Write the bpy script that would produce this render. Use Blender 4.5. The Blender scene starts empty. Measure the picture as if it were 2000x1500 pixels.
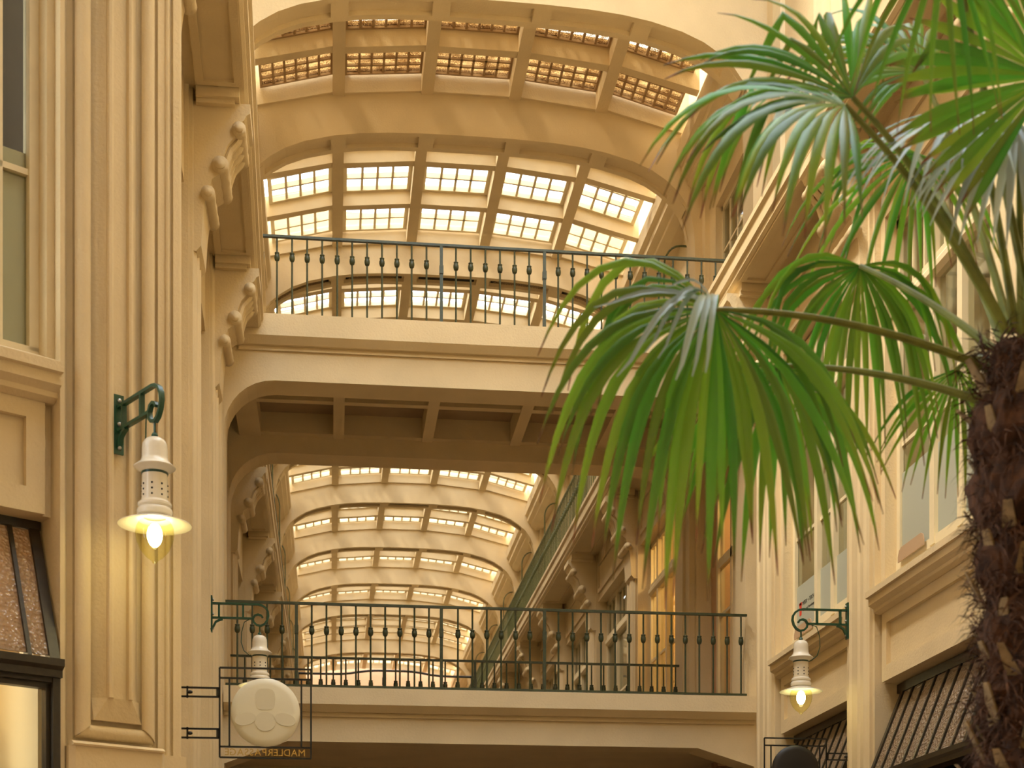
import bpy, bmesh, math, random
from mathutils import Vector, Matrix
random.seed(7)
C = bpy.context.scene.collection
S = bpy.context.scene
PI = math.pi

# ------------------------------------------------------------------ camera
F = 3000.0                      # focal length in pixels of a 2000 px wide frame
TH = math.atan(354 / F)         # the passage runs 6.7 degrees off the viewing direction
cd = bpy.data.cameras.new('camera'); cam = bpy.data.objects.new('camera', cd); C.objects.link(cam)
cd.sensor_width = 36; cd.lens = F / 2000 * 36; cd.shift_y = (1885 - 750) / 2000
cd.clip_start = 0.05; cd.clip_end = 300
cam.location = (0, 0, 0); cam.rotation_euler = (PI / 2, 0, -TH)
cd.dof.use_dof = True; cd.dof.focus_distance = 14.0; cd.dof.aperture_fstop = 4.0
S.camera = cam

# ------------------------------------------------------------------ light
W = bpy.data.worlds.new('sky'); S.world = W; W.use_nodes = True
bg = W.node_tree.nodes['Background']
bg.inputs[0].default_value = (0.90, 1.0, 1.13, 1); bg.inputs[1].default_value = 9.5
sl = bpy.data.lights.new('sun', 'SUN'); so = bpy.data.objects.new('sun', sl); C.objects.link(so)
sl.energy = 10.0; sl.angle = math.radians(12); sl.color = (1, .93, .8)
so.location = (-8, 30, 40)
so.rotation_euler = Vector((0.55, 0.25, -1.0)).to_track_quat('-Z', 'Y').to_euler()
S.view_settings.view_transform = 'Standard'; S.view_settings.look = 'None'
S.view_settings.exposure = -0.6; S.view_settings.gamma = 1.0; S.view_settings.use_curve_mapping = False
try:
    S.cycles.max_bounces = 12; S.cycles.diffuse_bounces = 3; S.cycles.transparent_max_bounces = 16
    S.cycles.caustics_reflective = False; S.cycles.caustics_refractive = False
    S.cycles.sample_clamp_indirect = 6.0
except Exception:
    pass

# ------------------------------------------------------------------ materials
def mat(name, col, rough=.7, metal=0, bump=0, bscale=60, var=0, vscale=3, spec=.5, emit=None, estr=0, trans=0):
    m = bpy.data.materials.new(name); m.use_nodes = True; nt = m.node_tree; b = nt.nodes['Principled BSDF']
    b.inputs['Base Color'].default_value = (*col, 1); b.inputs['Roughness'].default_value = rough
    b.inputs['Metallic'].default_value = metal; b.inputs['Specular IOR Level'].default_value = spec
    tc = nt.nodes.new('ShaderNodeNewGeometry')
    if var:
        n = nt.nodes.new('ShaderNodeTexNoise'); n.inputs['Scale'].default_value = vscale; n.inputs['Detail'].default_value = 6
        nt.links.new(tc.outputs['Position'], n.inputs['Vector'])
        r = nt.nodes.new('ShaderNodeValToRGB')
        r.color_ramp.elements[0].position = .3; r.color_ramp.elements[1].position = .7
        r.color_ramp.elements[0].color = (*[c * (1 - var) for c in col], 1)
        r.color_ramp.elements[1].color = (*[min(1, c * (1 + var * .6)) for c in col], 1)
        nt.links.new(n.outputs['Fac'], r.inputs[0]); nt.links.new(r.outputs[0], b.inputs['Base Color'])
    if bump:
        n2 = nt.nodes.new('ShaderNodeTexNoise'); n2.inputs['Scale'].default_value = bscale; n2.inputs['Detail'].default_value = 4
        nt.links.new(tc.outputs['Position'], n2.inputs['Vector'])
        bp = nt.nodes.new('ShaderNodeBump'); bp.inputs['Strength'].default_value = bump; bp.inputs['Distance'].default_value = .01
        nt.links.new(n2.outputs['Fac'], bp.inputs['Height']); nt.links.new(bp.outputs[0], b.inputs['Normal'])
    if emit:
        b.inputs['Emission Color'].default_value = (*emit, 1); b.inputs['Emission Strength'].default_value = estr
    return m

def glass(name, tint, gloss=.12, rough=.02, bump=0, bscale=40, milk=0, milkcol=(.8, .8, .8)):
    """thin pane: transparent + glossy reflection (+ milky translucency)"""
    m = bpy.data.materials.new(name); m.use_nodes = True; nt = m.node_tree; nt.nodes.clear()
    o = nt.nodes.new('ShaderNodeOutputMaterial'); t = nt.nodes.new('ShaderNodeBsdfTransparent'); t.inputs[0].default_value = (*tint, 1)
    g = nt.nodes.new('ShaderNodeBsdfGlossy'); g.inputs['Roughness'].default_value = rough
    lw = nt.nodes.new('ShaderNodeLayerWeight'); lw.inputs[0].default_value = .5
    pw = nt.nodes.new('ShaderNodeMath'); pw.operation = 'POWER'; pw.inputs[1].default_value = 5.0
    nt.links.new(lw.outputs['Facing'], pw.inputs[0])
    mx = nt.nodes.new('ShaderNodeMixShader'); ma = nt.nodes.new('ShaderNodeMath'); ma.operation = 'MULTIPLY_ADD'
    ma.inputs[1].default_value = .7; ma.inputs[2].default_value = gloss
    nt.links.new(pw.outputs[0], ma.inputs[0]); nt.links.new(ma.outputs[0], mx.inputs[0])
    base = t
    if milk:
        df = nt.nodes.new('ShaderNodeBsdfDiffuse'); df.inputs[0].default_value = (*milkcol, 1)
        tl = nt.nodes.new('ShaderNodeBsdfTranslucent'); tl.inputs[0].default_value = (*milkcol, 1)
        m1 = nt.nodes.new('ShaderNodeMixShader'); m1.inputs[0].default_value = .5
        nt.links.new(df.outputs[0], m1.inputs[1]); nt.links.new(tl.outputs[0], m1.inputs[2])
        m2 = nt.nodes.new('ShaderNodeMixShader'); m2.inputs[0].default_value = milk
        nt.links.new(t.outputs[0], m2.inputs[1]); nt.links.new(m1.outputs[0], m2.inputs[2]); base = m2
    nt.links.new(base.outputs[0], mx.inputs[1]); nt.links.new(g.outputs[0], mx.inputs[2]); nt.links.new(mx.outputs[0], o.inputs[0])
    if bump:
        tc = nt.nodes.new('ShaderNodeNewGeometry'); v = nt.nodes.new('ShaderNodeTexVoronoi'); v.inputs['Scale'].default_value = bscale
        nt.links.new(tc.outputs['Position'], v.inputs['Vector'])
        bp = nt.nodes.new('ShaderNodeBump'); bp.inputs['Strength'].default_value = bump; bp.inputs['Distance'].default_value = .02
        nt.links.new(v.outputs['Distance'], bp.inputs['Height']); nt.links.new(bp.outputs[0], g.inputs['Normal'])
        if milk: nt.links.new(bp.outputs[0], df.inputs['Normal'])
    return m

PL = (0.82, 0.64, 0.375)
M = dict(
    plaster=mat('plaster', PL, .85, bump=.35, bscale=45, var=.07, vscale=1.6, spec=.25),
    vault=mat('vault_plaster', (0.82, 0.64, 0.375), .85, bump=.2, bscale=30, var=.06, vscale=2.2, spec=.2),
    salmon=mat('salmon_plaster', (0.74, 0.47, 0.28), .85, bump=.25, var=.06, spec=.2),
    cream=mat('cream_paint', (0.88, 0.73, 0.46), .45, var=.04, vscale=8),
    green=mat('green_iron', (0.012, 0.07, 0.035), .35, bump=.15, bscale=120),
    rail=mat('rail_iron', (0.05, 0.06, 0.025), .4, var=.3, vscale=30),
    rail_lit=mat('gallery_rail_iron_lit', (0.13, 0.145, 0.055), .45, var=.3, vscale=30),  # same iron as the bridge rails, bright gallery light put into the colour
    black=mat('black_iron', (0.012, 0.011, 0.009), .4),
    bronze=mat('bronze_frame', (0.035, 0.025, 0.012), .4, var=.3, vscale=20),
    enamel=mat('white_enamel', (0.90, 0.80, 0.62), .18, var=.03, vscale=20),
    band=mat('green_band', (0.02, 0.06, 0.04), .3),
    hole=mat('vent_hole', (0.004, 0.003, 0.003), .9),
    bulb=mat('bulb', (1, .95, .8), .4, emit=(1, .93, .62), estr=40),
    gold=mat('gold_letter', (0.62, 0.40, 0.10), .35, metal=.6),
    disc=mat('sign_disc', (0.93, 0.86, 0.66), .4, spec=.4),
    emblem=mat('sign_emblem', (0.86, 0.79, 0.60), .5, spec=.3),
    shaded_disc=mat('shaded_disc', (0.012, 0.01, 0.009), .5),  # shaded copy of the sign disc: backlit darkness put into the colour
    steel=mat('steel', (0.5, 0.5, 0.48), .3, metal=1),
    deck=mat('bridge_deck', (0.42, 0.29, 0.17), .6, var=.1),
    floor=mat('floor_stone', (0.22, 0.14, 0.085), .4, var=.1),
    film_lightened=mat('frosted_film_lightened', (0.85, 0.78, 0.58), .6, spec=.3),  # film colour lightened to make up for the shade on this window
    card=mat('tan_card', (0.50, 0.33, 0.19), .8),
    film=mat('grey_film', (0.45, 0.45, 0.35), .6, spec=.3),
    ink=mat('ink', (0.03, 0.025, 0.02), .6),
    red=mat('red_print', (0.75, 0.05, 0.02), .6),
    blind=mat('roller_blind', (0.72, 0.63, 0.46), .8, var=.04),
    room=mat('room_wall', (0.82, 0.56, 0.26), .8, var=.04),
    shelf=mat('shop_panel', (0.85, 0.66, 0.36), .6),
    room_glow=mat('room_lamp', (1, .9, .7), .5, emit=(1, .74, .36), estr=60),
    lamp_glow=mat('ceiling_lamp', (1, .9, .7), .5, emit=(1, .78, .42), estr=9),
    lattice=mat('vent_lattice', (0.42, 0.27, 0.13), .7),
    darkvoid=mat('vent_opening', (0.02, 0.013, 0.008), .9),
    curtain=mat('curtain', (0.55, 0.50, 0.40), .9, var=.1),
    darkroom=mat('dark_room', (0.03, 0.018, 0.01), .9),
    pane=glass('sky_pane', (.83, .81, .79), .0),
    hallpane=glass('hall_pane', (.93, .93, .92), .0),
    win=glass('window_glass', (.86, .87, .82), .04),
    globe=glass('globe_glass', (.96, .93, .66), .03),
    texglass=glass('textured_glass', (.30, .21, .13), .14, .16, bump=1.0, bscale=42, milk=.75, milkcol=(.82, .60, .39)),
    fiber=mat('palm_fibre', (0.085, 0.032, 0.010), .9, var=.7, vscale=22),
    stub=mat('leaf_stub', (0.30, 0.19, 0.075), .8, var=.4, vscale=25),
)

def block_glass():
    m = bpy.data.materials.new('glass_block'); m.use_nodes = True; nt = m.node_tree; nt.nodes.clear()
    o = nt.nodes.new('ShaderNodeOutputMaterial'); g = nt.nodes.new('ShaderNodeNewGeometry')
    v = nt.nodes.new('ShaderNodeTexNoise'); v.inputs['Scale'].default_value = 75; v.inputs['Detail'].default_value = 3
    nt.links.new(g.outputs['Position'], v.inputs['Vector'])
    big = nt.nodes.new('ShaderNodeTexNoise'); big.inputs['Scale'].default_value = 5; nt.links.new(g.outputs['Position'], big.inputs['Vector'])
    ad = nt.nodes.new('ShaderNodeMath'); ad.operation = 'MULTIPLY_ADD'; ad.inputs[1].default_value = .35
    nt.links.new(big.outputs['Fac'], ad.inputs[0]); nt.links.new(v.outputs['Fac'], ad.inputs[2])
    r = nt.nodes.new('ShaderNodeValToRGB'); r.color_ramp.elements[0].position = .62; r.color_ramp.elements[1].position = .72
    nt.links.new(ad.outputs[0], r.inputs[0])
    t = nt.nodes.new('ShaderNodeBsdfTransparent'); t.inputs[0].default_value = (.82, .78, .69, 1)
    t2 = nt.nodes.new('ShaderNodeBsdfTransparent'); t2.inputs[0].default_value = (.28, .195, .11, 1)
    gl = nt.nodes.new('ShaderNodeBsdfGlossy'); gl.inputs['Roughness'].default_value = .15
    m1 = nt.nodes.new('ShaderNodeMixShader'); m1.inputs[0].default_value = .1
    nt.links.new(t2.outputs[0], m1.inputs[1]); nt.links.new(gl.outputs[0], m1.inputs[2])
    m2 = nt.nodes.new('ShaderNodeMixShader'); nt.links.new(r.outputs[0], m2.inputs[0])
    nt.links.new(m1.outputs[0], m2.inputs[1]); nt.links.new(t.outputs[0], m2.inputs[2]); nt.links.new(m2.outputs[0], o.inputs[0])
    return m
M['block'] = block_glass()

def leaf_mat(name, col, tip=(.20, .09, .02)):
    """green blade: diffuse + translucent + sheen; object colour shifts the tone from segment to segment; tips dry out along UV"""
    m = bpy.data.materials.new(name); m.use_nodes = True; nt = m.node_tree; b = nt.nodes['Principled BSDF']
    at = nt.nodes.new('ShaderNodeAttribute'); at.attribute_type = 'GEOMETRY'; at.attribute_name = 'along'
    oi = nt.nodes.new('ShaderNodeObjectInfo')
    r = nt.nodes.new('ShaderNodeValToRGB')
    e = r.color_ramp.elements; e[0].position = 0; e[0].color = (*[c * .8 for c in col], 1); e[1].position = 1; e[1].color = (*tip, 1)
    x = e.new(.55); x.color = (*col, 1); x = e.new(.86); x.color = (col[0] * 1.5, col[1] * .95, col[2], 1); x = e.new(.95); x.color = (*tip, 1)
    nt.links.new(at.outputs['Fac'], r.inputs[0])
    ge = nt.nodes.new('ShaderNodeNewGeometry'); un = nt.nodes.new('ShaderNodeMix'); un.data_type = 'RGBA'
    un.inputs['B'].default_value = (.42, .50, .42, 1); nt.links.new(ge.outputs['Backfacing'], un.inputs['Factor']); nt.links.new(r.outputs[0], un.inputs['A'])
    hs = nt.nodes.new('ShaderNodeHueSaturation')
    mr = nt.nodes.new('ShaderNodeMapRange'); mr.inputs['To Min'].default_value = .455; mr.inputs['To Max'].default_value = .53
    nt.links.new(oi.outputs['Random'], mr.inputs[0]); nt.links.new(mr.outputs[0], hs.inputs['Hue'])
    mr2 = nt.nodes.new('ShaderNodeMapRange'); mr2.inputs['To Min'].default_value = .55; mr2.inputs['To Max'].default_value = 1.35
    ml = nt.nodes.new('ShaderNodeMath'); ml.operation = 'MULTIPLY'; ml.inputs[1].default_value = 7.31
    fr = nt.nodes.new('ShaderNodeMath'); fr.operation = 'FRACT'
    nt.links.new(oi.outputs['Random'], ml.inputs[0]); nt.links.new(ml.outputs[0], fr.inputs[0]); nt.links.new(fr.outputs[0], mr2.inputs[0])
    nt.links.new(mr2.outputs[0], hs.inputs['Value']); nt.links.new(un.outputs['Result'], hs.inputs['Color'])
    nt.links.new(hs.outputs[0], b.inputs['Base Color'])
    b.inputs['Roughness'].default_value = .32; b.inputs['Specular IOR Level'].default_value = .7
    tl = nt.nodes.new('ShaderNodeBsdfTranslucent'); mx = nt.nodes.new('ShaderNodeMixShader'); mx.inputs[0].default_value = .38
    g = nt.nodes.new('ShaderNodeGamma'); g.inputs[1].default_value = .8; nt.links.new(hs.outputs[0], g.inputs[0]); nt.links.new(g.outputs[0], tl.inputs[0])
    out = nt.nodes['Material Output']; nt.links.new(b.outputs[0], mx.inputs[1]); nt.links.new(tl.outputs[0], mx.inputs[2]); nt.links.new(mx.outputs[0], out.inputs[0])
    return m
M['leaf'] = leaf_mat('palm_leaf', (0.12, 0.36, 0.012))
M['petiole'] = mat('petiole', (0.20, 0.21, 0.03), .5, var=.35, vscale=12)

# ------------------------------------------------------------------ helpers
class MB:
    def __init__(s, T=None): s.v = []; s.f = []; s.T = T
    def add(s, vs, fs):
        n = len(s.v); s.v += [tuple(s.T(*p)) if s.T else tuple(p) for p in vs]; s.f += [tuple(i + n for i in f) for f in fs]; return s
    def box(s, x0, x1, y0, y1, z0, z1):
        return s.add([(x0,y0,z0),(x1,y0,z0),(x1,y1,z0),(x0,y1,z0),(x0,y0,z1),(x1,y0,z1),(x1,y1,z1),(x0,y1,z1)],
                     [(0,3,2,1),(4,5,6,7),(0,1,5,4),(1,2,6,5),(2,3,7,6),(3,0,4,7)])
    def prism(s, poly, fn, h0, h1):
        n = len(poly)
        return s.add([fn(a, b, h0) for a, b in poly] + [fn(a, b, h1) for a, b in poly],
                     [tuple(range(n))[::-1], tuple(range(n, 2 * n))] + [(i, (i + 1) % n, n + (i + 1) % n, n + i) for i in range(n)])
    def loft(s, rings, closed=True, caps=True):
        n = len(rings[0]); vs = [p for r in rings for p in r]; fs = []
        for k in range(len(rings) - 1):
            for i in range(n if closed else n - 1):
                j = (i + 1) % n; fs.append((k * n + i, k * n + j, (k + 1) * n + j, (k + 1) * n + i))
        if caps: fs += [tuple(range(n))[::-1], tuple(range(n * (len(rings) - 1), n * len(rings)))]
        return s.add(vs, fs)
    def lathe(s, prof, cx=0, cy=0, n=24, caps=True):
        return s.loft([[(cx + r * math.cos(2*PI*i/n), cy + r * math.sin(2*PI*i/n), z) for i in range(n)] for r, z in prof], caps=caps)
    def tube(s, path, r, n=8, caps=True):
        P = [Vector(p) for p in path]; rings = []
        up = Vector((0, 0, 1)); prev = None
        for i, p in enumerate(P):
            t = (P[min(i + 1, len(P) - 1)] - P[max(i - 1, 0)]).normalized()
            if prev is None:
                a = t.cross(up)
                if a.length < .01: a = t.cross(Vector((1, 0, 0)))
            else:
                a = prev - t * prev.dot(t)
            a.normalize(); prev = a; b = t.cross(a)
            rr = r[i] if isinstance(r, (list, tuple)) else r
            rings.append([tuple(p + a * rr * math.cos(2*PI*k/n) + b * rr * math.sin(2*PI*k/n)) for k in range(n)])
        return s.loft(rings, caps=caps)
    def ellipsoid(s, c, rx, ry, rz, n=16, m=10):
        prof = []
        rings = []
        for j in range(m + 1):
            a = -PI / 2 + PI * j / m; k = max(math.cos(a), .02)
            rings.append([(c[0] + rx*k*math.cos(2*PI*i/n), c[1] + ry*k*math.sin(2*PI*i/n), c[2] + rz*math.sin(a)) for i in range(n)])
        return s.loft(rings)
    def mesh(s, name):
        me = bpy.data.meshes.new(name); me.from_pydata(s.v, [], s.f)
        b = bmesh.new(); b.from_mesh(me); bmesh.ops.recalc_face_normals(b, faces=b.faces[:]); b.to_mesh(me); b.free()
        return me
    def build(s, name, m, parent=None, smooth=False, loc=None, **kw):
        me = s.mesh(name); me.materials.append(M[m] if isinstance(m, str) else m)
        if smooth:
            me.polygons.foreach_set('use_smooth', [True] * len(me.polygons))
            try: me.set_sharp_from_angle(angle=math.radians(38))
            except Exception: pass
        return link(name, me, parent, loc, **kw)

def link(name, data, parent=None, loc=None, **kw):
    o = bpy.data.objects.new(name, data); C.objects.link(o)
    if parent: o.parent = parent
    if loc: o.location = loc
    for k, v in kw.items(): o[k] = v
    return o
def root(name, loc=(0, 0, 0), rz=0, **kw):
    o = link(name, None, None, loc, **kw); o.rotation_euler = (0, 0, rz); o.empty_display_size = .1; return o
def struct(name, **kw): return root(name, kind='structure', **kw)
def dup(o, parent, loc=None):
    c = o.copy(); C.objects.link(c); c.parent = parent
    if loc is not None: c.location = loc
    return c
def dup_tree(o, loc, rz, **kw):
    c = o.copy(); C.objects.link(c); c.location = loc; c.rotation_euler = (0, 0, rz)
    for k, v in kw.items(): c[k] = v
    for ch in o.children:
        d = ch.copy(); C.objects.link(d); d.parent = c
        for g in ch.children:
            e = g.copy(); C.objects.link(e); e.parent = d
    return c

ARC = [(0, 11.87), (.6, 11.866), (1.2, 11.845), (1.6, 11.81), (1.95, 11.755), (2.35, 11.655), (2.62, 11.545), (2.83, 11.415), (3.0, 11.27), (3.12, 11.10), (3.2, 10.92), (3.245, 10.7), (3.26, 10.4)]
XC = 1.985
def arch_curve(): return [(XC - x, z) for x, z in ARC[::-1]] + [(XC + x, z) for x, z in ARC[1:]]
FLOOR = -1.6
YF, YB = 18.70, 21.80          # front and back faces of the bridge block
XL, XR = -1.27, 5.25           # arch opening

# ------------------------------------------------------------------ floor and the unseen hall round the camera
MB().box(-16, 20, -10, 70, FLOOR - .3, FLOOR).build('floor', 'floor', kind='structure')
hw = struct('hall_wall')
MB().box(-9, 12, -7.4, -7.0, FLOOR, 17).build('wall_panel', 'plaster', hw)
MB().box(-8.4, -8.0, -7, 4.0, FLOOR, 17).build('wall_panel', 'plaster', hw)
MB().box(6.2, 6.6, -7, 8.0, FLOOR, 17).build('wall_panel', 'plaster', hw)
hc = struct('unseen_hall_ceiling')
OX0, OX1, OY0, OY1 = -1.6, 5.6, 2.0, 16.0  # unseen roof added to dim the hall; glazed opening sized for its light
for a in ((-10, OX0, -7.4, 19.2), (OX1, 12, -7.4, 19.2), (OX0, OX1, -7.4, OY0), (OX0, OX1, OY1, 19.2)):
    MB().box(*a, 15.6, 16.0).build('ceiling_panel', 'vault', hc)
for i in range(1, 6):
    x = OX0 + (OX1 - OX0) * i / 6; MB().box(x - .05, x + .05, OY0, OY1, 15.6, 15.8).build('glazing_bar', 'bronze', hc)
MB().box(OX0, OX1, OY0, OY1, 15.82, 15.84).build('skylight_pane', 'hallpane', hc)

# ------------------------------------------------------------------ portal walls (front and back face of the bridge block)
def portal(name, y0, y1, top, midR, low_z):
    p = struct(name)
    fn = lambda a, b, h: (a, h, b)
    ac = arch_curve()
    poly = [(XL - 1.6, 7.5)] + [(XL, 7.5)] + ac + [(XR, 7.5), (XR + 1.6, 7.5), (XR + 1.6, top), (XL - 1.6, top)]
    # spandrel in quads so that the big outline stays clean
    mb = MB()
    pts = [(XL, 7.5)] + ac + [(XR - .02, 7.5)]
    outer = [(XL - 1.6, 7.5)] + [(XL - 1.6 + (XR - XL + 3.2) * i / (len(ac) - 1), top) for i in range(len(ac))] + [(XR + 1.6, 7.5)]
    for i in range(len(pts) - 1):
        mb.prism([pts[i], pts[i + 1], outer[i + 1], outer[i]], fn, y0, y1)
    mb.build('arch_wall', 'plaster', p)
    # mid opening with rounded upper corners
    def rounded(zt, zb, xl, xr, r, ztop):
        q = [(xl, zb)] + [(xl + r - r * math.cos(t * PI / 16), zt - r + r * math.sin(t * PI / 16)) for t in range(9)] + \
            [(xr - r + r * math.sin(t * PI / 16), zt - r + r * math.cos(t * PI / 16)) for t in range(9)] + [(xr, zb)]
        o = [(xl - 1.6, zb)] + [(xl - 1.6, ztop)] * 1 + [(xl + r * (t / 8), ztop) for t in range(1, 9)] + [(xr - r + r * (t / 8), ztop) for t in range(0, 8)] + [(xr + 1.6, ztop), (xr + 1.6, zb)]
        m = MB()
        for i in range(len(q) - 1): m.prism([q[i], q[i + 1], o[i + 1], o[i]], fn, y0, y1)
        return m
    rounded(midR[0], 3.05, midR[1], midR[2], midR[3], 7.5).build('beam_wall', 'plaster', p)
    m = MB()
    lq = [(XL, FLOOR), (XL, 2.42), (XL + .75, low_z), (XR - .72, low_z), (XR, 2.48), (XR, FLOOR)]
    lo = [(XL - 1.6, FLOOR), (XL - 1.6, 3.05), (XL + .6, 3.05), (XR - .6, 3.05), (XR + 1.6, 3.05), (XR + 1.6, FLOOR)]
    for i in range(5): m.prism([lq[i], lq[i + 1], lo[i + 1], lo[i]], fn, y0, y1)
    m.build('lower_wall', 'plaster', p)
    return p
pf = portal('portal_front_wall', YF, YF + .48, 15.7, (7.04, -1.27, 5.14, .60), 2.70)
pb = portal('portal_back_wall', YB, YB + .48, 13.2, (7.19, -1.42, 5.06, .66), 2.70)

# raised borders round the sunk panels of each arch soffit
def soffit_frames(parent, y0, y1, mm='plaster', vent=False):
    """recessed panels: proud strips at both edges of the soffit and between the panels; vents sit in the fields"""
    ac = arch_curve(); dz = .06
    def strip(mb, ya, yb, i0=1, i1=None):
        seg = ac[i0:i1] if i1 else ac[i0:-1]
        for (xa, za), (xb, zb) in zip(seg[:-1], seg[1:]):
            mb.prism([(xa, za), (xb, zb), (xb, zb - dz), (xa, za - dz)], lambda a, b, h: (a, h, b), ya, yb)
    w = .10
    mb = MB(); strip(mb, y0, y0 + w); strip(mb, y1 - w, y1); mb.build('soffit_border', mm, parent)
    zs = lambda x: interp(abs(x - XC))
    for k in (-2.5, -1.5, -.5, .5, 1.5, 2.5):
        x = XC + k * 1.25 * (.97 if abs(k) > 2 else 1); m = MB()
        for a, b in ((x - .11, x), (x, x + .11)):
            m.prism([(a, zs(a)), (b, zs(b)), (b, zs(b) - dz), (a, zs(a) - dz)], lambda p, q, h: (p, h, q), y0 + w, y1 - w)
        m.build('soffit_divider', mm, parent)
    if vent:
        for k in (-2, -1, 0, 1, 2):
            xa, xb = XC + k * 1.25 - .48, XC + k * 1.25 + .48; n = 6
            if k == 0:
                m = MB(); m.box(xa, xb, y0 + w + .02, y1 - w - .02, zs(xa) - .012, zs(xa) + .05); m.build('vent_opening', 'darkvoid', parent); continue
            if vent == 2:       # lattice in view near by: slanted strips over a dark back
                m = MB(); L = MB()
                for i in range(n):
                    a, b = xa + (xb - xa) * i / n, xa + (xb - xa) * (i + 1) / n
                    m.prism([(a, zs(a) - .006), (b, zs(b) - .006), (b, zs(b) + .02), (a, zs(a) + .02)], lambda p, q, h: (p, h, q), y0 + w + .02, y1 - w - .02)
                g = m.build('vent_grille', 'darkvoid', parent)
                cnt = 22
                for sgn in (-1, 1):
                    for i in range(cnt + 3):
                        x0 = xa + (xb - xa) * (i - 1.5) / cnt; x1 = x0 + sgn * .17
                        if min(x0, x1) < xa - .01 or max(x0, x1) > xb + .01: continue
                        za, zb = zs(x0) - .012 - .003 * sgn, zs(x1) - .012 - .003 * sgn
                        L.add([(x0, y0 + w + .02, za), (x0 + .016, y0 + w + .02, za), (x1 + .016, y1 - w - .02, zb), (x1, y1 - w - .02, zb)], [(0, 1, 2, 3)])
                L.build('lattice', 'lattice', g, kind='stuff')
            else:
                m = MB()
                for i in range(n):
                    a, b = xa + (xb - xa) * i / n, xa + (xb - xa) * (i + 1) / n
                    m.prism([(a, zs(a) - .006), (b, zs(b) - .006), (b, zs(b) + .02), (a, zs(a) + .02)], lambda p, q, h: (p, h, q), y0 + w + .02, y1 - w - .02)
                m.build('vent_grille', mat_vent(), parent)
def interp(x):
    for (a, za), (b, zb) in zip(ARC[:-1], ARC[1:]):
        if a <= x <= b: return za + (zb - za) * (x - a) / (b - a)
    return 10.4
_mv = []
def mat_vent():
    if not _mv:
        m = mat('vent_far', (.30, .18, .085), .8); _mv.append(m)
    return _mv[0]
soffit_frames(pf, YF, YF + .48)
soffit_frames(pb, YB, YB + .48)

# ------------------------------------------------------------------ coffered vaults
VX = [-3.05, -1.875, -.625, .625, 1.875, 3.05]
VZ = [-.36, -.10, 0, 0, -.10, -.36]
def vault(name, y0, y1, rows, z0, depth, nx, ny, mode, glassmat, rw=.085, border=.06, bar=.019, bardepth=.07, mm='vault', crosses=None):
    """longitudinal ribs, cross ribs and glazed coffers between them.  mode: 'each' pane an object, 'joined' one stuff part"""
    c = struct(name)
    for i, (x, z) in enumerate(zip(VX, VZ)):
        if i in (0, 5):
            continue
        MB().box(XC + x - rw, XC + x + rw, y0, y1, z0 + z, z0 + z + depth + .1).build('rib', mm, c)
    crosses = crosses or [y0 + (y1 - y0) * k / rows for k in range(rows + 1)]
    nys = ny if isinstance(ny, tuple) else (ny,) * rows
    for j, y in enumerate(crosses):
        for i in range(5):
            xa, xb = XC + VX[i] + (rw if i else 0), XC + VX[i + 1] - (rw if i < 4 else 0)
            ya, yb = (y, y + .05) if j == 0 else ((y - .05, y) if j == rows else (y - .075, y + .075))
            za, zb = z0 + VZ[i] + .02, z0 + VZ[i + 1] + .02
            m = MB(); m.prism([(xa, za), (xb, zb), (xb, zb + depth + .08), (xa, za + depth + .08)], lambda a, b, h: (a, h, b), ya, yb)
            m.build('cross_rib', mm, c)
    joined = MB(); jb = MB()
    for r in range(rows):
        ny = nys[r]; ya, yb = crosses[r] + .075, crosses[r + 1] - .075
        for i in range(5):
            xa, xb = XC + VX[i] + rw, XC + VX[i + 1] - rw
            za, zb = z0 + VZ[i] + depth, z0 + VZ[i + 1] + depth
            zz = lambda x: za + (zb - za) * (x - xa) / (xb - xa)
            fr = MB()
            def sl(m, a, b, p, q, lo, hi): m.prism([(a, zz(a) + lo), (b, zz(b) + lo), (b, zz(b) + hi), (a, zz(a) + hi)], lambda u, v, h: (u, h, v), p, q)
            sl(fr, xa, xa + border, ya, yb, -.02, .05); sl(fr, xb - border, xb, ya, yb, -.02, .05)
            sl(fr, xa + border, xb - border, ya, ya + border, -.02, .05); sl(fr, xa + border, xb - border, yb - border, yb, -.02, .05)
            gx0, gx1, gy0, gy1 = xa + border, xb - border, ya + border, yb - border
            for k in range(1, nx): x = gx0 + (gx1 - gx0) * k / nx; sl(fr, x - bar, x + bar, gy0, gy1, -.01, bardepth)
            for k in range(1, ny): y = gy0 + (gy1 - gy0) * k / ny; sl(fr, gx0, gx1, y - bar, y + bar, -.01, bardepth)
            fo = fr.build('glazing_frame', 'cream' if glassmat == 'pane' else 'lattice', c)
            for a in range(nx):
                for b in range(ny):
                    p = MB() if mode == 'each' else joined
                    A = gx0 + (gx1 - gx0) * a / nx; B = gx0 + (gx1 - gx0) * (a + 1) / nx
                    P = gy0 + (gy1 - gy0) * b / ny; Q = gy0 + (gy1 - gy0) * (b + 1) / ny
                    sl(p, A, B, P, Q, bardepth - .01, bardepth)
                    if mode == 'each': p.build('glass_block' if glassmat == 'block' else 'pane', glassmat, c)
    if mode != 'each': joined.build('panes', glassmat, c, kind='stuff')
    # closing strips between the outer coffers and the side walls
    return c

def cornice(y0, y1, name='side_cornice'):
    """moulded beam under both edges of the vault"""
    for sgn, xw in ((-1, XL), (1, XR)):
        prof = [(.10, 11.98), (.22, 11.98), (.22, 11.86), (.27, 11.80), (.27, 11.60), (.21, 11.54), (.21, 11.44), (.12, 11.36), (.12, 11.30), (-.0, 11.22), (-.9, 11.22), (-.9, 12.75), (.10, 12.75)]
        m = MB(); m.prism([(xw - sgn * a, b) for a, b in prof], lambda a, b, h: (a, h, b), y0, y1)
        m.build('side_cornice', 'plaster', None, kind='structure')

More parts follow.
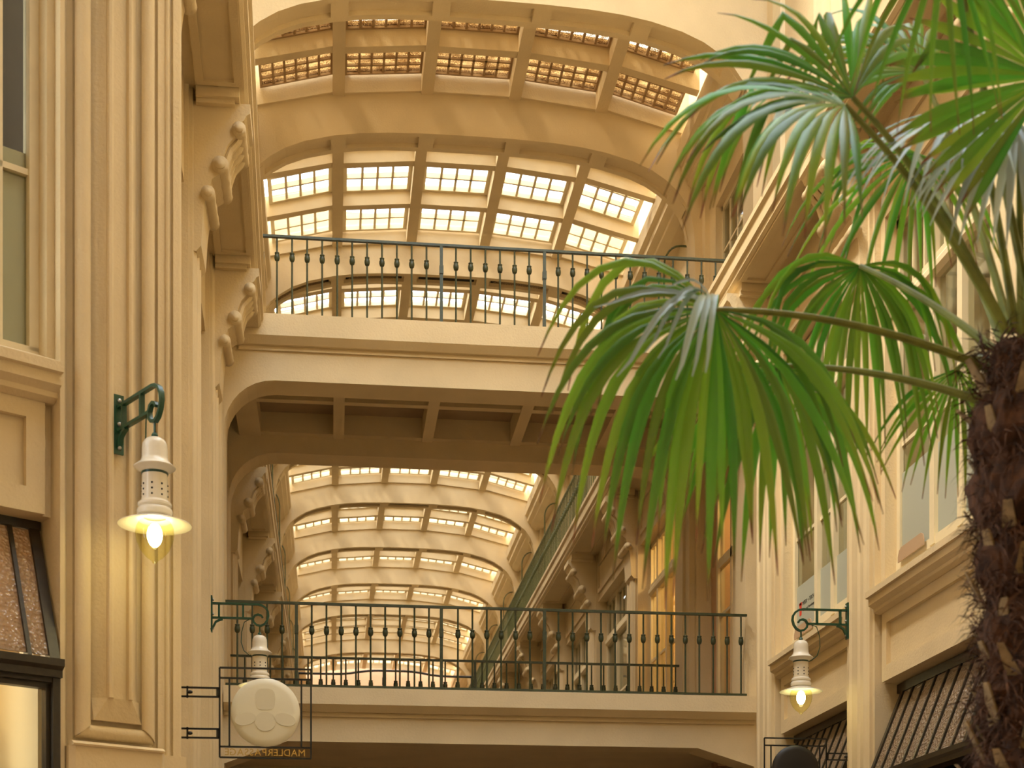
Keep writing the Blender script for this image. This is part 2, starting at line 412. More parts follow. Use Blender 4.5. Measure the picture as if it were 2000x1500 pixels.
BLK = vault('portal_ceiling', YF + .48, YB, 2, 12.36, .27, 6, (6, 5), 'each', 'block', border=.03, bar=.016, bardepth=.02, mm='plaster', crosses=[YF + .48, 20.74, YB])
cornice(YF + .48, YB)
ARCHES = [26.25, 30.6, 34.95, 39.3, 43.5, 47.65, 51.85, 58.2, 64.0]
prev = YB + .48
for k, y in enumerate(ARCHES):
    rows = 3 if k != 7 else 5
    vault('passage_ceiling', prev, y, rows, 12.29, .25, 4, 3, 'each' if k < 2 else 'joined', 'pane')
    cornice(prev, y)
    if k < 8:
        a = struct('arch_wall'); fn = lambda p, q, h: (p, h, q)
        pts = [(XL, 7.75)] + arch_curve() + [(XR, 7.75)]
        n = len(pts)
        out = [(XL - 1.2, 7.75)] + [(XL - 1.2 + (XR - XL + 2.4) * i / (n - 3), 12.8) for i in range(n - 2)] + [(XR + 1.2, 7.75)]
        m = MB()
        for i in range(n - 1): m.prism([pts[i], pts[i + 1], out[i + 1], out[i]], fn, y, y + .42)
        m.build('arch_rib', 'vault', a)
        soffit_frames(a, y, y + .42, 'vault', vent=2 if k == 0 else 1)
    prev = y + .42

# ------------------------------------------------------------------ bridges
def bridge(name, ztop, zb, x0, x1, ribs):
    b = struct(name)
    MB().box(XL - .2, XR + .2, YF + .05, YB + .48, ztop - .06, ztop).build('slab', 'deck', b)
    prof = [(.02, ztop), (-.16, ztop), (-.16, zb + .10), (-.08, zb + .02), (-.03, zb + .02), (-.03, zb - .03), (.02, zb - .03)]
    m = MB(); m.prism([(YF + a, z) for a, z in prof], lambda a, z, h: (h, a, z), x0, x1); m.build('cornice', 'plaster', b)
    m = MB(); m.prism([(YB + .48 - a, z) for a, z in prof], lambda a, z, h: (h, a, z), XL, XR); m.build('cornice', 'plaster', b)
    if ribs:
        for x in (-1.875, -.625, .625, 1.875):
            MB().box(XC + x - .075, XC + x + .075, YF + .48, YB, ztop - .36, ztop - .05).build('rib', 'plaster', b)
        for y in (YF + .50, 20.42, YB - .12):
            MB().box(XL, XR, y, y + .12, ztop - .34, ztop - .06).build('cross_rib', 'plaster', b)
        MB().box(XL, XL + .3, YF + .48, YB, ztop - .36, ztop - .05).build('rib', 'plaster', b)
        MB().box(XR - .3, XR, YF + .48, YB, ztop - .36, ztop - .05).build('rib', 'plaster', b)
    return b
bridge('upper_bridge_floor', 7.78, 7.42, -1.10, 5.14, True)
lb = bridge('lower_bridge_floor', 3.33, 3.03, -1.27, 5.25, False)
MB().box(XL, XR, YF + .48, YB, 2.80, 2.9).build('soffit', 'plaster', lb)

# ------------------------------------------------------------------ railings
def knob_mesh():
    m = MB(); m.lathe([(.011, -.055), (.026, -.042), (.033, -.014), (.032, .014), (.024, .036), (.029, .041), (.029, .05), (.012, .055)], n=10); return m
def baluster_mesh(h):
    m = MB(); m.lathe([(.0115, 0), (.0115, h)], n=8)
    return m.mesh('baluster')
def railing(name, y, z0, x0, x1, h, step, posts, label, first=None, bottom=True, knobz=.62):
    r = root(name, (0, 0, 0), label=label, category='railing', group='iron railings of the footbridges')
    hr = MB(); hr.box(x0, x1, y - .022, y + .022, z0 + h - .014, z0 + h + .014); hr.build('handrail', 'rail', r)
    if bottom: MB().box(x0, x1, y - .016, y + .016, z0 + .02, z0 + .045).build('bottom_rail', 'rail', r)
    me = baluster_mesh(h - .02); me.materials.append(M['rail'])
    kb = knob_mesh().mesh('knob'); kb.materials.append(M['rail']); kb.polygons.foreach_set('use_smooth', [True] * len(kb.polygons))
    x = first if first is not None else x0 + .05
    while x < x1 - .02:
        if not any(abs(x - p) < step * .5 for p in posts):
            b = link('baluster', me, r, (x, y, z0)); k = link('knob', kb, b, (0, 0, h * knobz + .03))
        x += step
    for p in posts:
        b = MB().box(p - .018, p + .018, y - .02, y + .02, z0, z0 + h).build('post', 'rail', r)
        m = MB(); m.prism([(y + .02, z0 + .62 * h), (y + .035, z0 + .62 * h), (y + .09, z0 + .06), (y + .075, z0 + .06)], lambda a, z, hh: (hh, a, z), p - .014, p + .022)
        m.build('brace', 'steel', b)
        MB().box(p - .024, p + .024, y - .028, y + .028, z0 + .64 * h, z0 + .74 * h).build('collar', 'rail', b)
    return r
railing('bridge_railing', YF - .06, 7.78, -1.02, 4.93, .965, .1795, (1.335, 2.60), 'dark green iron railing along the upper footbridge, under the great coffered arch', first=-.82, bottom=False, knobz=.715)
railing('bridge_railing', YF - .06, 3.33, -1.25, 5.14, 1.02, .1765, (-.41, 1.335, 2.60), 'dark green iron railing along the front edge of the lower footbridge', first=-1.11, knobz=.655)
railing('bridge_railing', YB + .10, 3.33, -1.40, 5.03, 1.02, .1765, (.75, 2.05), 'darker iron railing along the rear edge of the lower footbridge', first=-1.2, knobz=.62)

# ------------------------------------------------------------------ side walls of the bridge block and upper storeys
def upper_wall(y0, y1, windows, xw=(XL - .17, XR + .17)):
    """set-back upper storey above the galleries, one window per bay"""
    for sgn, x in ((-1, xw[0]), (1, xw[1])):
        w = struct('upper_wall')
        yc = (y0 + y1) / 2; hwid = min(.8, (y1 - y0) * .32)
        X0, X1 = (x, x + .35) if sgn > 0 else (x - .35, x)
        for a in ((y0, yc - hwid, 7.6, 11.3), (yc + hwid, y1, 7.6, 11.3), (yc - hwid, yc + hwid, 10.75, 11.3)):
            MB().box(X0, X1, *a).build('wall_face', 'plaster', w)
        for yy in (y0, y1 - .16):
            MB().box(*((X0 - .07, X0) if sgn > 0 else (X1, X1 + .07)), yy, yy + .16, 7.78, 11.25).build('pilaster_strip', 'plaster', w)
        wn = struct('window_%d' % (len([o for o in bpy.data.objects if o.name.startswith('window_') and o.parent is None]) + 1))
        xg = X0 + .12 if sgn > 0 else X1 - .12
        fm = MB(); t = .05
        fm.box(xg - .03, xg + .03, yc - hwid, yc - hwid + t, 7.9, 10.75).box(xg - .03, xg + .03, yc + hwid - t, yc + hwid, 7.9, 10.75)
        fm.box(xg - .03, xg + .03, yc - hwid, yc + hwid, 10.68, 10.75).box(xg - .05, xg + .05, yc - hwid, yc + hwid, 9.42, 9.54)
        fm.build('window_frame', 'cream', wn)
        mm = MB()
        for i in (1, 2, 3):
            yy = yc - hwid + 2 * hwid * i / 4; mm.box(xg - .018, xg + .018, yy - .018, yy + .018, 7.9, 10.7)
        for z in (8.7, 10.1): mm.box(xg - .016, xg + .016, yc - hwid, yc + hwid, z - .016, z + .016)
        mm.build('muntin', 'cream', wn)
        MB().box(xg - .004, xg + .004, yc - hwid, yc + hwid, 7.9, 10.7).build('pane', 'win', wn)
        MB().box(*((xg + .16, xg + .2) if sgn > 0 else (xg - .2, xg - .16)), yc - hwid - .1, yc + hwid + .1, 7.9, 10.8).build('roller_blind', 'curtain', wn)
upper_wall(YF + .48, YB, True)
prev = YB + .48
for y in ARCHES:
    upper_wall(prev, y, True); prev = y + .42
# upper storey in front of the portal, facing the hall
for X0, X1 in ((5.42, 5.8), (-1.95, -1.57)):
    w = struct('upper_wall')
    MB().box(X0, X1, 5.0, YF, 7.6, 15.7).build('wall_face', 'plaster', w)
    for y in (18.1, 16.5, 15.9, 13.6, 13.0, 11.0):
        xa = (X0 - .06, X0) if X0 > 0 else (X1, X1 + .06)
        MB().box(*xa, y - .16, y + .16, 7.9, 13.4).build('pilaster_strip', 'cream', w)

# ------------------------------------------------------------------ galleries with consoles
def console_root(name='console'):
    pass
def console_meshes(depth=.46, width=.52):
    """scroll bracket: profile in (out, z), swept along the wall; three rolls"""
    prof = [(-.12, 7.50), (depth, 7.50), (depth, 7.42), (depth - .03, 7.40), (depth - .05, 7.36), (.37, 7.33), (.34, 7.22), (.27, 7.14), (.235, 7.05), (.22, 6.96), (.20, 6.88), (.13, 6.83), (.115, 6.76), (.10, 6.70), (.07, 6.62), (.055, 6.5), (.04, 6.25), (0, 6.2), (-.12, 6.2)]
    b = MB(); b.prism(prof, lambda a, z, h: (a, h, z), 0, width)
    rolls = []
    for cx, cz, r in ((.365, 7.27, .062), (.205, 6.95, .074), (.10, 6.70, .062)):
        m = MB(); n = 12; rings = []
        K = 9
        for k in range(K + 1):
            t = k / K; rr = r * (1.0 if k in (0, K) else .86 + .14 * abs(math.sin(t * PI * 3.2)))
            h = -.03 + (width + .06) * t
            rings.append([(cx + rr * math.cos(2*PI*i/n), h, cz + rr * math.sin(2*PI*i/n)) for i in range(n)])
        m.loft(rings)
        for h0, h1 in ((-.045, -.03), (width + .03, width + .045)):
            m.loft([[(cx + q * math.cos(2*PI*i/n), h, cz + q * math.sin(2*PI*i/n)) for i in range(n)] for q, h in ((r * .62, h0), (r * .62, h1))])
        rolls.append(m)
    rd = MB()
    for j in range(4):   # reeding on the concave front
        h = width * (.14 + .24 * j)
        rd.tube([(.385, h, 7.27), (.345, h, 7.19), (.285, h, 7.12), (.255, h, 7.03), (.235, h, 6.95)], .034, 6)
    return b, rolls, rd
cb, cr, crd = console_meshes()
me_cb = cb.mesh('console_body'); me_cb.materials.append(M['plaster'])
me_cr = []
for r in cr:
    me = r.mesh('scroll_roll'); me.materials.append(M['plaster']); me.polygons.foreach_set('use_smooth', [True] * len(me.polygons))
    me_cr.append(me)
me_rd = crd.mesh('reeding'); me_rd.materials.append(M['plaster'])
def console(parent, loc, sx):
    b = link('console', me_cb, parent, loc); b.scale = (sx, 1, 1)
    for me in me_cr: link('scroll_roll', me, b)
    link('reeding', me_rd, b)

def gallery(name, xf, xwall, xback, y0, y1, cons, sgn, slope=0.0, yref=0):
    """walkway slab with moulded edge at x=xf; sgn=+1 on the wall at +X; slope shears the near run along the slightly splayed wall"""
    g = struct(name)
    T = lambda x, y, z: (x + slope * (yref - y), y, z)
    prof = [(xback, 7.92), (xf - sgn * .03, 7.92), (xf - sgn * .03, 7.86), (xf + sgn * .0, 7.83), (xf, 7.70), (xf + sgn * .03, 7.68), (xf + sgn * .03, 7.63), (xf + sgn * .06, 7.60), (xback, 7.60)]
    m = MB(T); m.prism(prof, lambda a, z, h: (a, h, z), y0, y1); m.build('edge_slab', 'plaster', g)
    cs = [c for c in cons]
    for c in cs:
        if y0 - .3 < c < y1: console(g, (xwall + slope * (yref - c), c, 0), -sgn)
        a, b = sorted((xwall, xf + sgn * .10))
        MB(T).box(a, b, c - .10, c + .62, 7.50, 7.60).box(a, b - (.04 if sgn < 0 else 0), c - .06, c + .58, 7.46, 7.50).build('soffit_beam', 'plaster', g)
    # sunk soffit panels between the consoles: proud borders
    for c0, c1 in zip(cs[:-1], cs[1:]):
        a, b = sorted((xwall, xf + sgn * .07)); w = .07
        mm = MB(T); mm.box(a, b, c0 + .64, c0 + .70, 7.575, 7.60).box(a, b, c1 - .18, c1 - .12, 7.575, 7.60)
        mm.box(a, a + w, c0 + .70, c1 - .18, 7.575, 7.60).box(b - w, b, c0 + .70, c1 - .18, 7.575, 7.60)
        mm.build('soffit_border', 'plaster', g)
    return g
CF_L = [23.4 + 3.88 * k for k in range(10)]
CF_R = [24.2 + 3.88 * k for k in range(10)]
gallery('gallery_floor', 4.31, 4.82, 5.75, YB + .48, 63, CF_R, 1)
gallery('gallery_floor', -.99, -1.43, -1.75, YB + .48, 63, CF_L, -1)
CN = [10.38, 13.56, 16.74]
gallery('gallery_floor', 4.43, 4.85, 5.75, 5.0, YF - .0, CN, 1)
gallery('gallery_floor', -.80, -1.27, -2.0, 9.75, YF - .0, CN, -1, .022, 18.65)

# gallery railings beyond the bridge
def long_rail(x, y0, y1, label, each):
    r = root('gallery_railing', label=label, category='railing', group='iron railings of the long galleries')
    h = .98; z0 = 7.9
    MB().box(x - .02, x + .02, y0, y1, z0 + h - .014, z0 + h + .014).build('handrail', 'rail_lit', r)
    MB().box(x - .015, x + .015, y0, y1, z0 + .03, z0 + .055).build('bottom_rail', 'rail_lit', r)
    me = baluster_mesh(h - .02); me.materials.append(M['rail_lit'])
    kb = knob_mesh().mesh('knob'); kb.materials.append(M['rail_lit'])
    y = y0 + .1; far = MB(); k = 0
    while y < y1:
        if k < each:
            b = link('baluster', me, r, (x, y, z0)); link('knob', kb, b, (0, 0, h * .66))
        else:
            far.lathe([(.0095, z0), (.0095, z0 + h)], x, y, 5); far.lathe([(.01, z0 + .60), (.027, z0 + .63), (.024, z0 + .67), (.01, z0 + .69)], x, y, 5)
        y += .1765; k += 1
    far.build('baluster_run', 'rail_lit', r, kind='stuff')
    # bent stay pipes that tie the rail to the wall
    sx = 1 if x > 2 else -1
    px = 4.95 if sx > 0 else -1.16
    xe = XR + .12 if sx > 0 else XL - .12
    for yy in [YB + .75 + 4.3 * i for i in range(8)]:
        p = [(px, yy, z0), (px, yy, 10.45)] + [(px + (xe - px) * .6 * (1 - math.cos(t * PI / 12)), yy, 10.45 + .32 * math.sin(t * PI / 12)) for t in range(1, 7)] + [(xe, yy, 10.77)]
        m = MB(); m.tube(p, .016, 6); m.build('stay_pipe', 'rail_lit', r, smooth=True)
    return r
long_rail(4.40, YB + .5, 62.5, 'long green iron railing on the gallery above the bracketed window wall', 90)
long_rail(-1.08, YB + .5, 62.5, 'long green iron railing on the gallery opposite, seen almost edge-on', 30)

# ------------------------------------------------------------------ window walls under the galleries
_wn = [100]
def window_on(T, a0, a1, off, z0, z1, style, transom, muntin, mull=None, blind=None, parent_label=None):
    """T(a, off, z): a along the wall, off out of the wall into the passage"""
    w = struct('window_%d' % _wn[0]); _wn[0] += 1
    t = .075
    f = MB(T)
    f.box(a0, a0 + t, off - .04, off + .04, z0, z1).box(a1 - t, a1, off - .04, off + .04, z0, z1)
    f.box(a0, a1, off - .04, off + .04, z1 - t, z1).box(a0, a1, off - .045, off + .045, z0, z0 + t * 1.1)
    f.build('window_frame', 'cream', w)
    mu = MB(T)
    mids = [(a0 + a1) / 2] if mull is None else mull
    for c in mids: mu.box(c - .05, c + .05, off - .05, off + .055, z0 + .01, z1 - .01)
    mu.build('mullion', 'cream', w)
    tr = MB(T); tr.prism([(off + .085, transom), (off + .085, transom + .05), (off + .05, transom + .10), (off + .05, transom + .15), (off - .03, transom + .15), (off - .03, transom - .04), (off + .05, transom - .04)], lambda o, z, h: (h, o, z), a0 + t, a1 - t)
    tr.build('transom_bar', 'cream', w)
    m2 = MB(T)
    cuts = [a0 + t] + sorted(mids) + [a1 - t]
    for i in range(len(cuts) - 1):
        m2.box(cuts[i], cuts[i + 1], off - .015, off + .02, muntin - .018, muntin + .018)
        for q in (1, 2):
            c = cuts[i] + (cuts[i + 1] - cuts[i]) * q / 3; m2.box(c - .014, c + .014, off - .015, off + .02, transom + .15, z1 - t)
    m2.build('muntin', 'cream', w)
    for i in range(len(cuts) - 1):
        MB(T).box(cuts[i], cuts[i + 1], off - .004, off + .004, z0 + t, transom).build('pane', 'win', w)
        MB(T).box(cuts[i], cuts[i + 1], off - .004, off + .004, transom + .1, z1 - t).build('pane', 'win', w)
    if blind:
        MB(T).box(a0 - .05, a1 + .05, off - .26, off - .22, z0 - .1, z1).build('roller_blind', blind, w)
    return w
def TR(xp):      # wall at +X : a = distance along -Y from 0 (toward the viewer), off toward -X
    return lambda a, o, z: (xp - o, -a, z)
def TL(xp, sl=0):
    return lambda a, o, z: (xp + o + sl * (18.65 + a), -a, z)

def lit_room(T, a0, a1, z0, z1, power=None, label=None):
    r = struct('room_wall')
    D0, D1 = -.45, -2.6
    for b in ((a0 - .6, a1 + .6, D1 - .05, D1, z0 - .2, z1 + .2), (a0 - .65, a0 - .6, D1, D0, z0 - .2, z1 + .2), (a1 + .6, a1 + .65, D1, D0, z0 - .2, z1 + .2),
              (a0 - .6, a1 + .6, D1, D0, z1 + .2, z1 + .25), (a0 - .6, a1 + .6, D1, D0, z0 - .25, z0 - .2)):
        MB(T).box(*b).build('room_panel', 'room', r)
    c = (a0 + a1) / 2
    MB(T).box(c - .5, c + .5, -1.8, -1.2, z1 + .12, z1 + .17).build('ceiling_lamp', 'room_glow', r)

def pilaster(T, a0, a1, z0, z1, parent, off=0, back=-.5):
    w = (a1 - a0)
    prof = [(a0, back), (a0, -.06), (a0 + .05, -.06), (a0 + .05, -.03), (a0 + .10, -.02), (a0 + .13, .0), (a0 + w * .30, .0), (a0 + w * .34, .018), (a0 + w * .38, 0), (a0 + w * .62, 0), (a0 + w * .66, .018), (a0 + w * .70, 0), (a1 - .13, 0), (a1 - .10, -.02), (a1 - .05, -.03), (a1 - .05, -.06), (a1, -.06), (a1, back)]
    m = MB(T); m.prism([(a, o + off) for a, o in prof], lambda a, o, h: (a, o, h), z0, z1); return m.build('pilaster', 'plaster', parent)

def apron(T, a0, a1, parent, zs=3.38, zl=2.56):
    """sill with mouldings, sunk panel below it and the lintel over the shop front"""
    prof = [(-.32, zs + .16), (-.20, zs + .10), (.03, zs), (.03, zs - .055), (.0, zs - .06), (.0, zs - .12), (-.05, zs - .15), (-.05, zs - .18), (-.10, zs - .20), (-.45, zs - .20)]
    m = MB(T); m.prism(prof, lambda o, z, h: (h, o, z), a0 - .0, a1 + .0); m.build('sill', 'plaster', parent)
    MB(T).box(a0, a1, -.45, -.15, zl, zs - .19).build('apron_panel', 'plaster', parent)
    f = MB(T); t = .11
    f.box(a0 + .05, a0 + .05 + t, -.15, -.11, zl + .0, zs - .2).box(a1 - .05 - t, a1 - .05, -.15, -.11, zl, zs - .2)
    f.box(a0 + .05 + t, a1 - .05 - t, -.15, -.11, zs - .30, zs - .2).box(a0 + .05 + t, a1 - .05 - t, -.15, -.11, zl, zl + .14)
    f.build('panel_border', 'plaster', parent)

def shop_transom(T, a0, a1, parent_name, bars, zt=2.50, zb=1.70, ot=-.30, ob=.02):
    """leaning transom light of textured glass strips between dark bars, over the shop window"""
    r = struct(parent_name)
    n = len(bars) - 1
    q = lambda s: (ot + (ob - ot) * s, zt + (zb - zt) * s)
    for i in range(n):
        A, B = bars[i] + .012, bars[i + 1] - .012
        (o0, z0), (o1, z1) = q(.04), q(.97)
        m = MB(T); m.add([(A, o0, z0), (B, o0, z0), (B, o1, z1), (A, o1, z1), (A, o0 - .012, z0), (B, o0 - .012, z0), (B, o1 - .012, z1), (A, o1 - .012, z1)],
                         [(0, 1, 2, 3), (7, 6, 5, 4), (0, 4, 5, 1), (1, 5, 6, 2), (2, 6, 7, 3), (3, 7, 4, 0)])
        m.build('pane', 'texglass', r)
    for i, b in enumerate(bars):
        w = .03 if i in (0, n) else .012
        m = MB(T); (o0, z0), (o1, z1) = q(0), q(1)
        m.add([(b - w, o0 + .02, z0), (b + w, o0 + .02, z0), (b + w, o1 + .02, z1), (b - w, o1 + .02, z1), (b - w, o0 - .04, z0), (b + w, o0 - .04, z0), (b + w, o1 - .04, z1), (b - w, o1 - .04, z1)],
              [(0, 1, 2, 3), (7, 6, 5, 4), (0, 4, 5, 1), (1, 5, 6, 2), (2, 6, 7, 3), (3, 7, 4, 0)])
        m.build('glazing_bar', 'bronze', r)
    MB(T).box(a0, a1, ot - .06, ot + .03, zt - .03, zt + .05).build('top_bar', 'bronze', r)
    m = MB(T); m.prism([(ob + .06, zb + .0), (ob + .06, zb - .04), (ob + .03, zb - .06), (ob + .03, zb - .10), (ob - .10, zb - .10), (ob - .10, zb + .03)], lambda o, z, h: (h, o, z), a0, a1)
    m.build('ledge', 'bronze', r)
    return r

# right wall near the viewer (window plane 0.27 behind the pilasters)
T = TR(4.85)
wr = struct('wall_right')
PN = [(-17.30, -16.62), (-14.19, -13.48), (-11.0, -10.3)]
for a0, a1 in PN: pilaster(T, a0, a1, FLOOR, 7.6, wr)
bays = [(-16.62, -14.19), (-13.48, -11.0)]
for i, (a0, a1) in enumerate(bays):
    apron(T, a0, a1, wr)
    MB(T).box(a0, a1, -.5, -.12, 6.75, 7.6).build('lintel', 'plaster', wr)
    f = MB(T); f.box(a0 + .1, a1 - .1, -.12, -.09, 7.3, 7.36).box(a0 + .1, a1 - .1, -.12, -.09, 6.85, 6.9).box(a0 + .1, a0 + .16, -.12, -.09, 6.9, 7.3).box(a1 - .16, a1 - .1, -.12, -.09, 6.9, 7.3); f.build('panel_border', 'plaster', wr)
    MB(T).box(a0, a0 + .10, -.5, -.12, 3.3, 6.75).build('jamb', 'plaster', wr)
    MB(T).box(a1 - .10, a1, -.5, -.12, 3.3, 6.75).build('jamb', 'plaster', wr)
    window_on(T, a0 + .10, a1 - .10, -.27, 3.56, 6.72, 0, 5.86, 4.68, mull=[a0 + .95, a1 - .95], blind='blind')
    if i == 0: shop_transom(T, a0, a1, 'shop_window', [a0 + .12 + .24 * k for k in range(10)])
    else: shop_transom(T, a0, a1, 'shop_window', [a0 + .12 + .26 * k for k in range(9)])
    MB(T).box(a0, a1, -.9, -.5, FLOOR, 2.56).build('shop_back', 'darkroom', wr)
MB(T).box(-18.68, -5.0, -1.0, -.5, FLOOR, 3.3).build('wall_core', 'plaster', wr)
MB(T).box(-10.3, -5.0, -.5, 0, FLOOR, 7.6).build('wall_face', 'plaster', wr)

# right wall beyond the bridge
T = TR(4.82)
wf = struct('wall_far_right')
for k, c in enumerate(CF_R):
    pilaster(T, -c - .72, -c + .02, 2.0, 7.6, wf)
edges = [-(YB + .48)] + [-c for c in CF_R]
for k in range(9):
    a1 = -(CF_R[k - 1] + .72) if k else -(YB + .48)
    a0 = -CF_R[k]
    MB(T).box(a0, a1, -.5, -.10, 6.72, 7.6).build('lintel', 'plaster', wf)
    f = MB(T); f.box(a0 + .1, a1 - .1, -.10, -.07, 7.35, 7.42).box(a0 + .1, a1 - .1, -.10, -.07, 6.85, 6.92).box(a0 + .1, a0 + .17, -.10, -.07, 6.92, 7.35).box(a1 - .17, a1 - .1, -.10, -.07, 6.92, 7.35); f.build('panel_border', 'plaster', wf)
    MB(T).box(a0, a1, -.5, -.02, 2.0, 3.45).build('apron', 'plaster', wf)
    if k < 6:
        window_on(T, a0 + .02, a1 - .02, -.30, 3.45, 6.72, 0, 5.92, 4.86, mull=[a0 + (a1 - a0) * .33, a0 + (a1 - a0) * .66], blind=None if k == 0 else 'blind')
        if k == 0: lit_room(T, a0, a1, 3.5, 6.8)
    else: MB(T).box(a0, a1, -.5, -.3, 3.4, 6.75).build('far_window', 'blind', wf)
# left wall beyond the bridge
T = TL(-1.43)
wl = struct('wall_far_left')
for k, c in enumerate(CF_L): pilaster(T, -c - .72, -c + .02, 2.0, 7.6, wl)
for k in range(9):
    a1 = -(CF_L[k - 1] + .72) if k else -(YB + .48); a0 = -CF_L[k]
    MB(T).box(a0, a1, -.5, -.10, 6.72, 7.6).build('lintel', 'plaster', wl)
    MB(T).box(a0, a1, -.5, -.02, 2.0, 3.45).build('apron', 'plaster', wl)
    if k < 2: window_on(T, a0 + .02, a1 - .02, -.30, 3.45, 6.72, 0, 5.92, 4.86, blind='blind')
    else: MB(T).box(a0, a1, -.5, -.3, 3.4, 6.75).build('far_window', 'blind', wl)
# side walls inside the bridge block, with the lit glazed door
T = TR(5.12)
wb = struct('bridge_side_wall')
MB(T).box(-21.8, -21.1, -.5, -.28, 2.8, 7.6).build('wall_face', 'salmon', wb)
MB(T).box(-21.1, -19.6, -.5, -.28, 6.6, 7.6).build('wall_face', 'salmon', wb)
MB(T).box(-19.6, -19.18, -.5, -.1, 2.8, 7.6).build('wall_face', 'plaster', wb)
MB(T).box(-21.84, -21.55, -.28, .02, 2.8, 7.6).box(-21.55, -21.45, -.28, -.06, 2.8, 7.6).build('jamb_moulding', 'plaster', wb)
d = struct('door_1'); fr = MB(T)
fr.box(-21.1, -21.02, -.36, -.26, 3.33, 6.6).box(-19.68, -19.6, -.36, -.26, 3.33, 6.6).box(-21.1, -19.6, -.36, -.26, 6.52, 6.6).box(-21.02, -19.68, -.345, -.275, 5.55, 5.68).box(-21.02, -19.68, -.345, -.275, 3.33, 3.60).box(-20.4, -20.32, -.345, -.275, 3.33, 6.52)
fr.build('door_frame', 'cream', d)
MB(T).box(-21.02, -20.4, -.31, -.3, 3.6, 6.52).build('pane', 'win', d); MB(T).box(-20.32, -19.68, -.31, -.3, 3.6, 6.52).build('pane', 'win', d)
MB(T).box(-21.02, -19.68, -.33, -.28, 4.86, 4.90).build('muntin', 'cream', d)
lit_room(T, -21.1, -19.6, 3.4, 6.7)
T = TL(-1.42)
MB(T).box(-21.8, -19.18, -.5, -.1, 2.8, 7.6).build('wall_face', 'plaster', wb)
MB(T).box(-21.8, -21.5, -.1, .0, 2.8, 7.6).box(-21.4, -21.3, -.1, -.05, 2.8, 7.6).build('jamb_moulding', 'plaster', wb)
T = TR(5.12)
shop_transom(T, -21.6, -19.3, 'shop_window', [-21.5 + .22 * k for k in range(11)], 2.62, 1.8, -.35, 0)
MB(T).box(-21.8, -19.18, -1.1, -1.0, FLOOR, 2.8).build('shop_wall', 'room', wb)

# left wall between the corner pier and the bridge
T = TL(-1.27, .022)
wn = struct('wall_left')
for a0, a1 in PN: pilaster(T, a0, a1, FLOOR, 7.6, wn)
pilaster(T, -18.68, -17.6, FLOOR, 7.6, wn, off=-.02)
MB(T).box(-18.68, -9.7, -1.0, -.3, FLOOR, 7.6).build('wall_face', 'plaster', wn)
MB(T).box(-16.62, -14.19, -.3, -.1, 6.75, 7.6).build('lintel', 'plaster', wn)
MB(T).box(-13.48, -9.7, -.3, -.1, 6.75, 7.6).build('lintel', 'plaster', wn)

# ground floor of the passage under the bridges and beyond
gw = struct('ground_wall')
for x0, x1 in ((-2.2, -1.45), (4.85, 5.9)):
    MB().box(x0, x1, YB + .3, 64.4, FLOOR, 2.05).build('wall_face', 'plaster', gw)
MB().box(-3.4, -2.9, 9.0, 64.4, FLOOR, 8).build('wall_face', 'plaster', gw)
MB().box(6.6, 7.0, 4.0, 64.4, FLOOR, 8).build('wall_face', 'plaster', gw)
MB().box(-2.2, -1.5, YF + .4, YB + .4, FLOOR, 3.0).build('wall_face', 'plaster', gw)
# end of the passage
ew = struct('wall_end')
MB().box(-4, 8, 64.4, 64.8, FLOOR, 14).build('wall_face', 'salmon', ew)
for z in (11.2, 10.7, 9.6): MB().box(-4, 8, 64.15, 64.4, z, z + .16).build('string_course', 'salmon', ew)
fb = struct('far_bridge_floor')
MB().box(-1.4, 5.3, 46.0, 48.0, 7.5, 7.78).build('slab', 'plaster', fb)
r = root('far_railing', label='thin black curved handrail crossing the far end of the passage', category='railing')
pts = [(-1.0 + 5.3 * i / 20, 46.0, 8.66 + .13 * math.exp(-((i - 10.5) / 4.2) ** 4)) for i in range(21)]
m = MB(); m.tube(pts, .035, 8); m.build('handrail', 'black', r, smooth=True)
for x in (-.95, 4.2): MB().box(x - .02, x + .02, 45.98, 46.02, 7.78, 8.66).build('post', 'black', r)

# ------------------------------------------------------------------ splayed hall wall with the corner pier (56.7 degrees to the passage)
LX, LY = -1.2143, 9.0648
AN = math.radians(50) + TH
DX, DY = math.sin(AN), math.cos(AN)          # along the wall, away from the viewer
NX, NY = DY, -DX                              # out of the wall
def TF(t, o, z): return (LX + DX * t + NX * o, LY + DY * t + NY * o, z)
pier = struct('pier_wall')
# plan of the pier: torus-framed field with a raised, chamfered strip
def arc(cx, cy, r, a0, a1, n): return [(cx + r * math.cos(a0 + (a1 - a0) * i / n), cy + r * math.sin(a0 + (a1 - a0) * i / n)) for i in range(n + 1)]
ZB, ZT = 1.30, 13.0
body = [(-.345, -.50), (-.345, -.02), (-.318, -.02), (-.318, -.05), (-.285, -.07), (-.262, -.045), (.229, -.045), (.246, -.07), (.262, -.05), (.262, -.03), (.285, -.03), (.285, -.055),
        (.318, -.055)] + arc(.335, -.055, .017, PI, 0, 5) + [(.362, -.055), (.362, -.03), (.395, -.03)] + arc(.40, -.055, .025, PI / 2, 0, 4) + [(.43, -.09), (.43, -.50)]
m = MB(TF); m.prism(body, lambda a, o, h: (a, o, h), FLOOR, ZT); m.build('pier_body', 'plaster', pier)
def torus_strip(t0, t1, z0, z1, mitre):
    mm = MB(TF); c = (t0 + t1) / 2; r = (t1 - t0) / 2
    pr = arc(c, -.014, r, PI, 0, 8)
    k0 = [(a, o, z0 + (mitre * (a - t0) / (t1 - t0) if mitre > 0 else -mitre * (t1 - a) / (t1 - t0))) for a, o in pr]
    mm.loft([k0, [(a, o, z1) for a, o in pr]]); return mm
torus_strip(-.262, -.170, ZB, ZT, .075).build('torus_frame', 'plaster', pier, smooth=True)
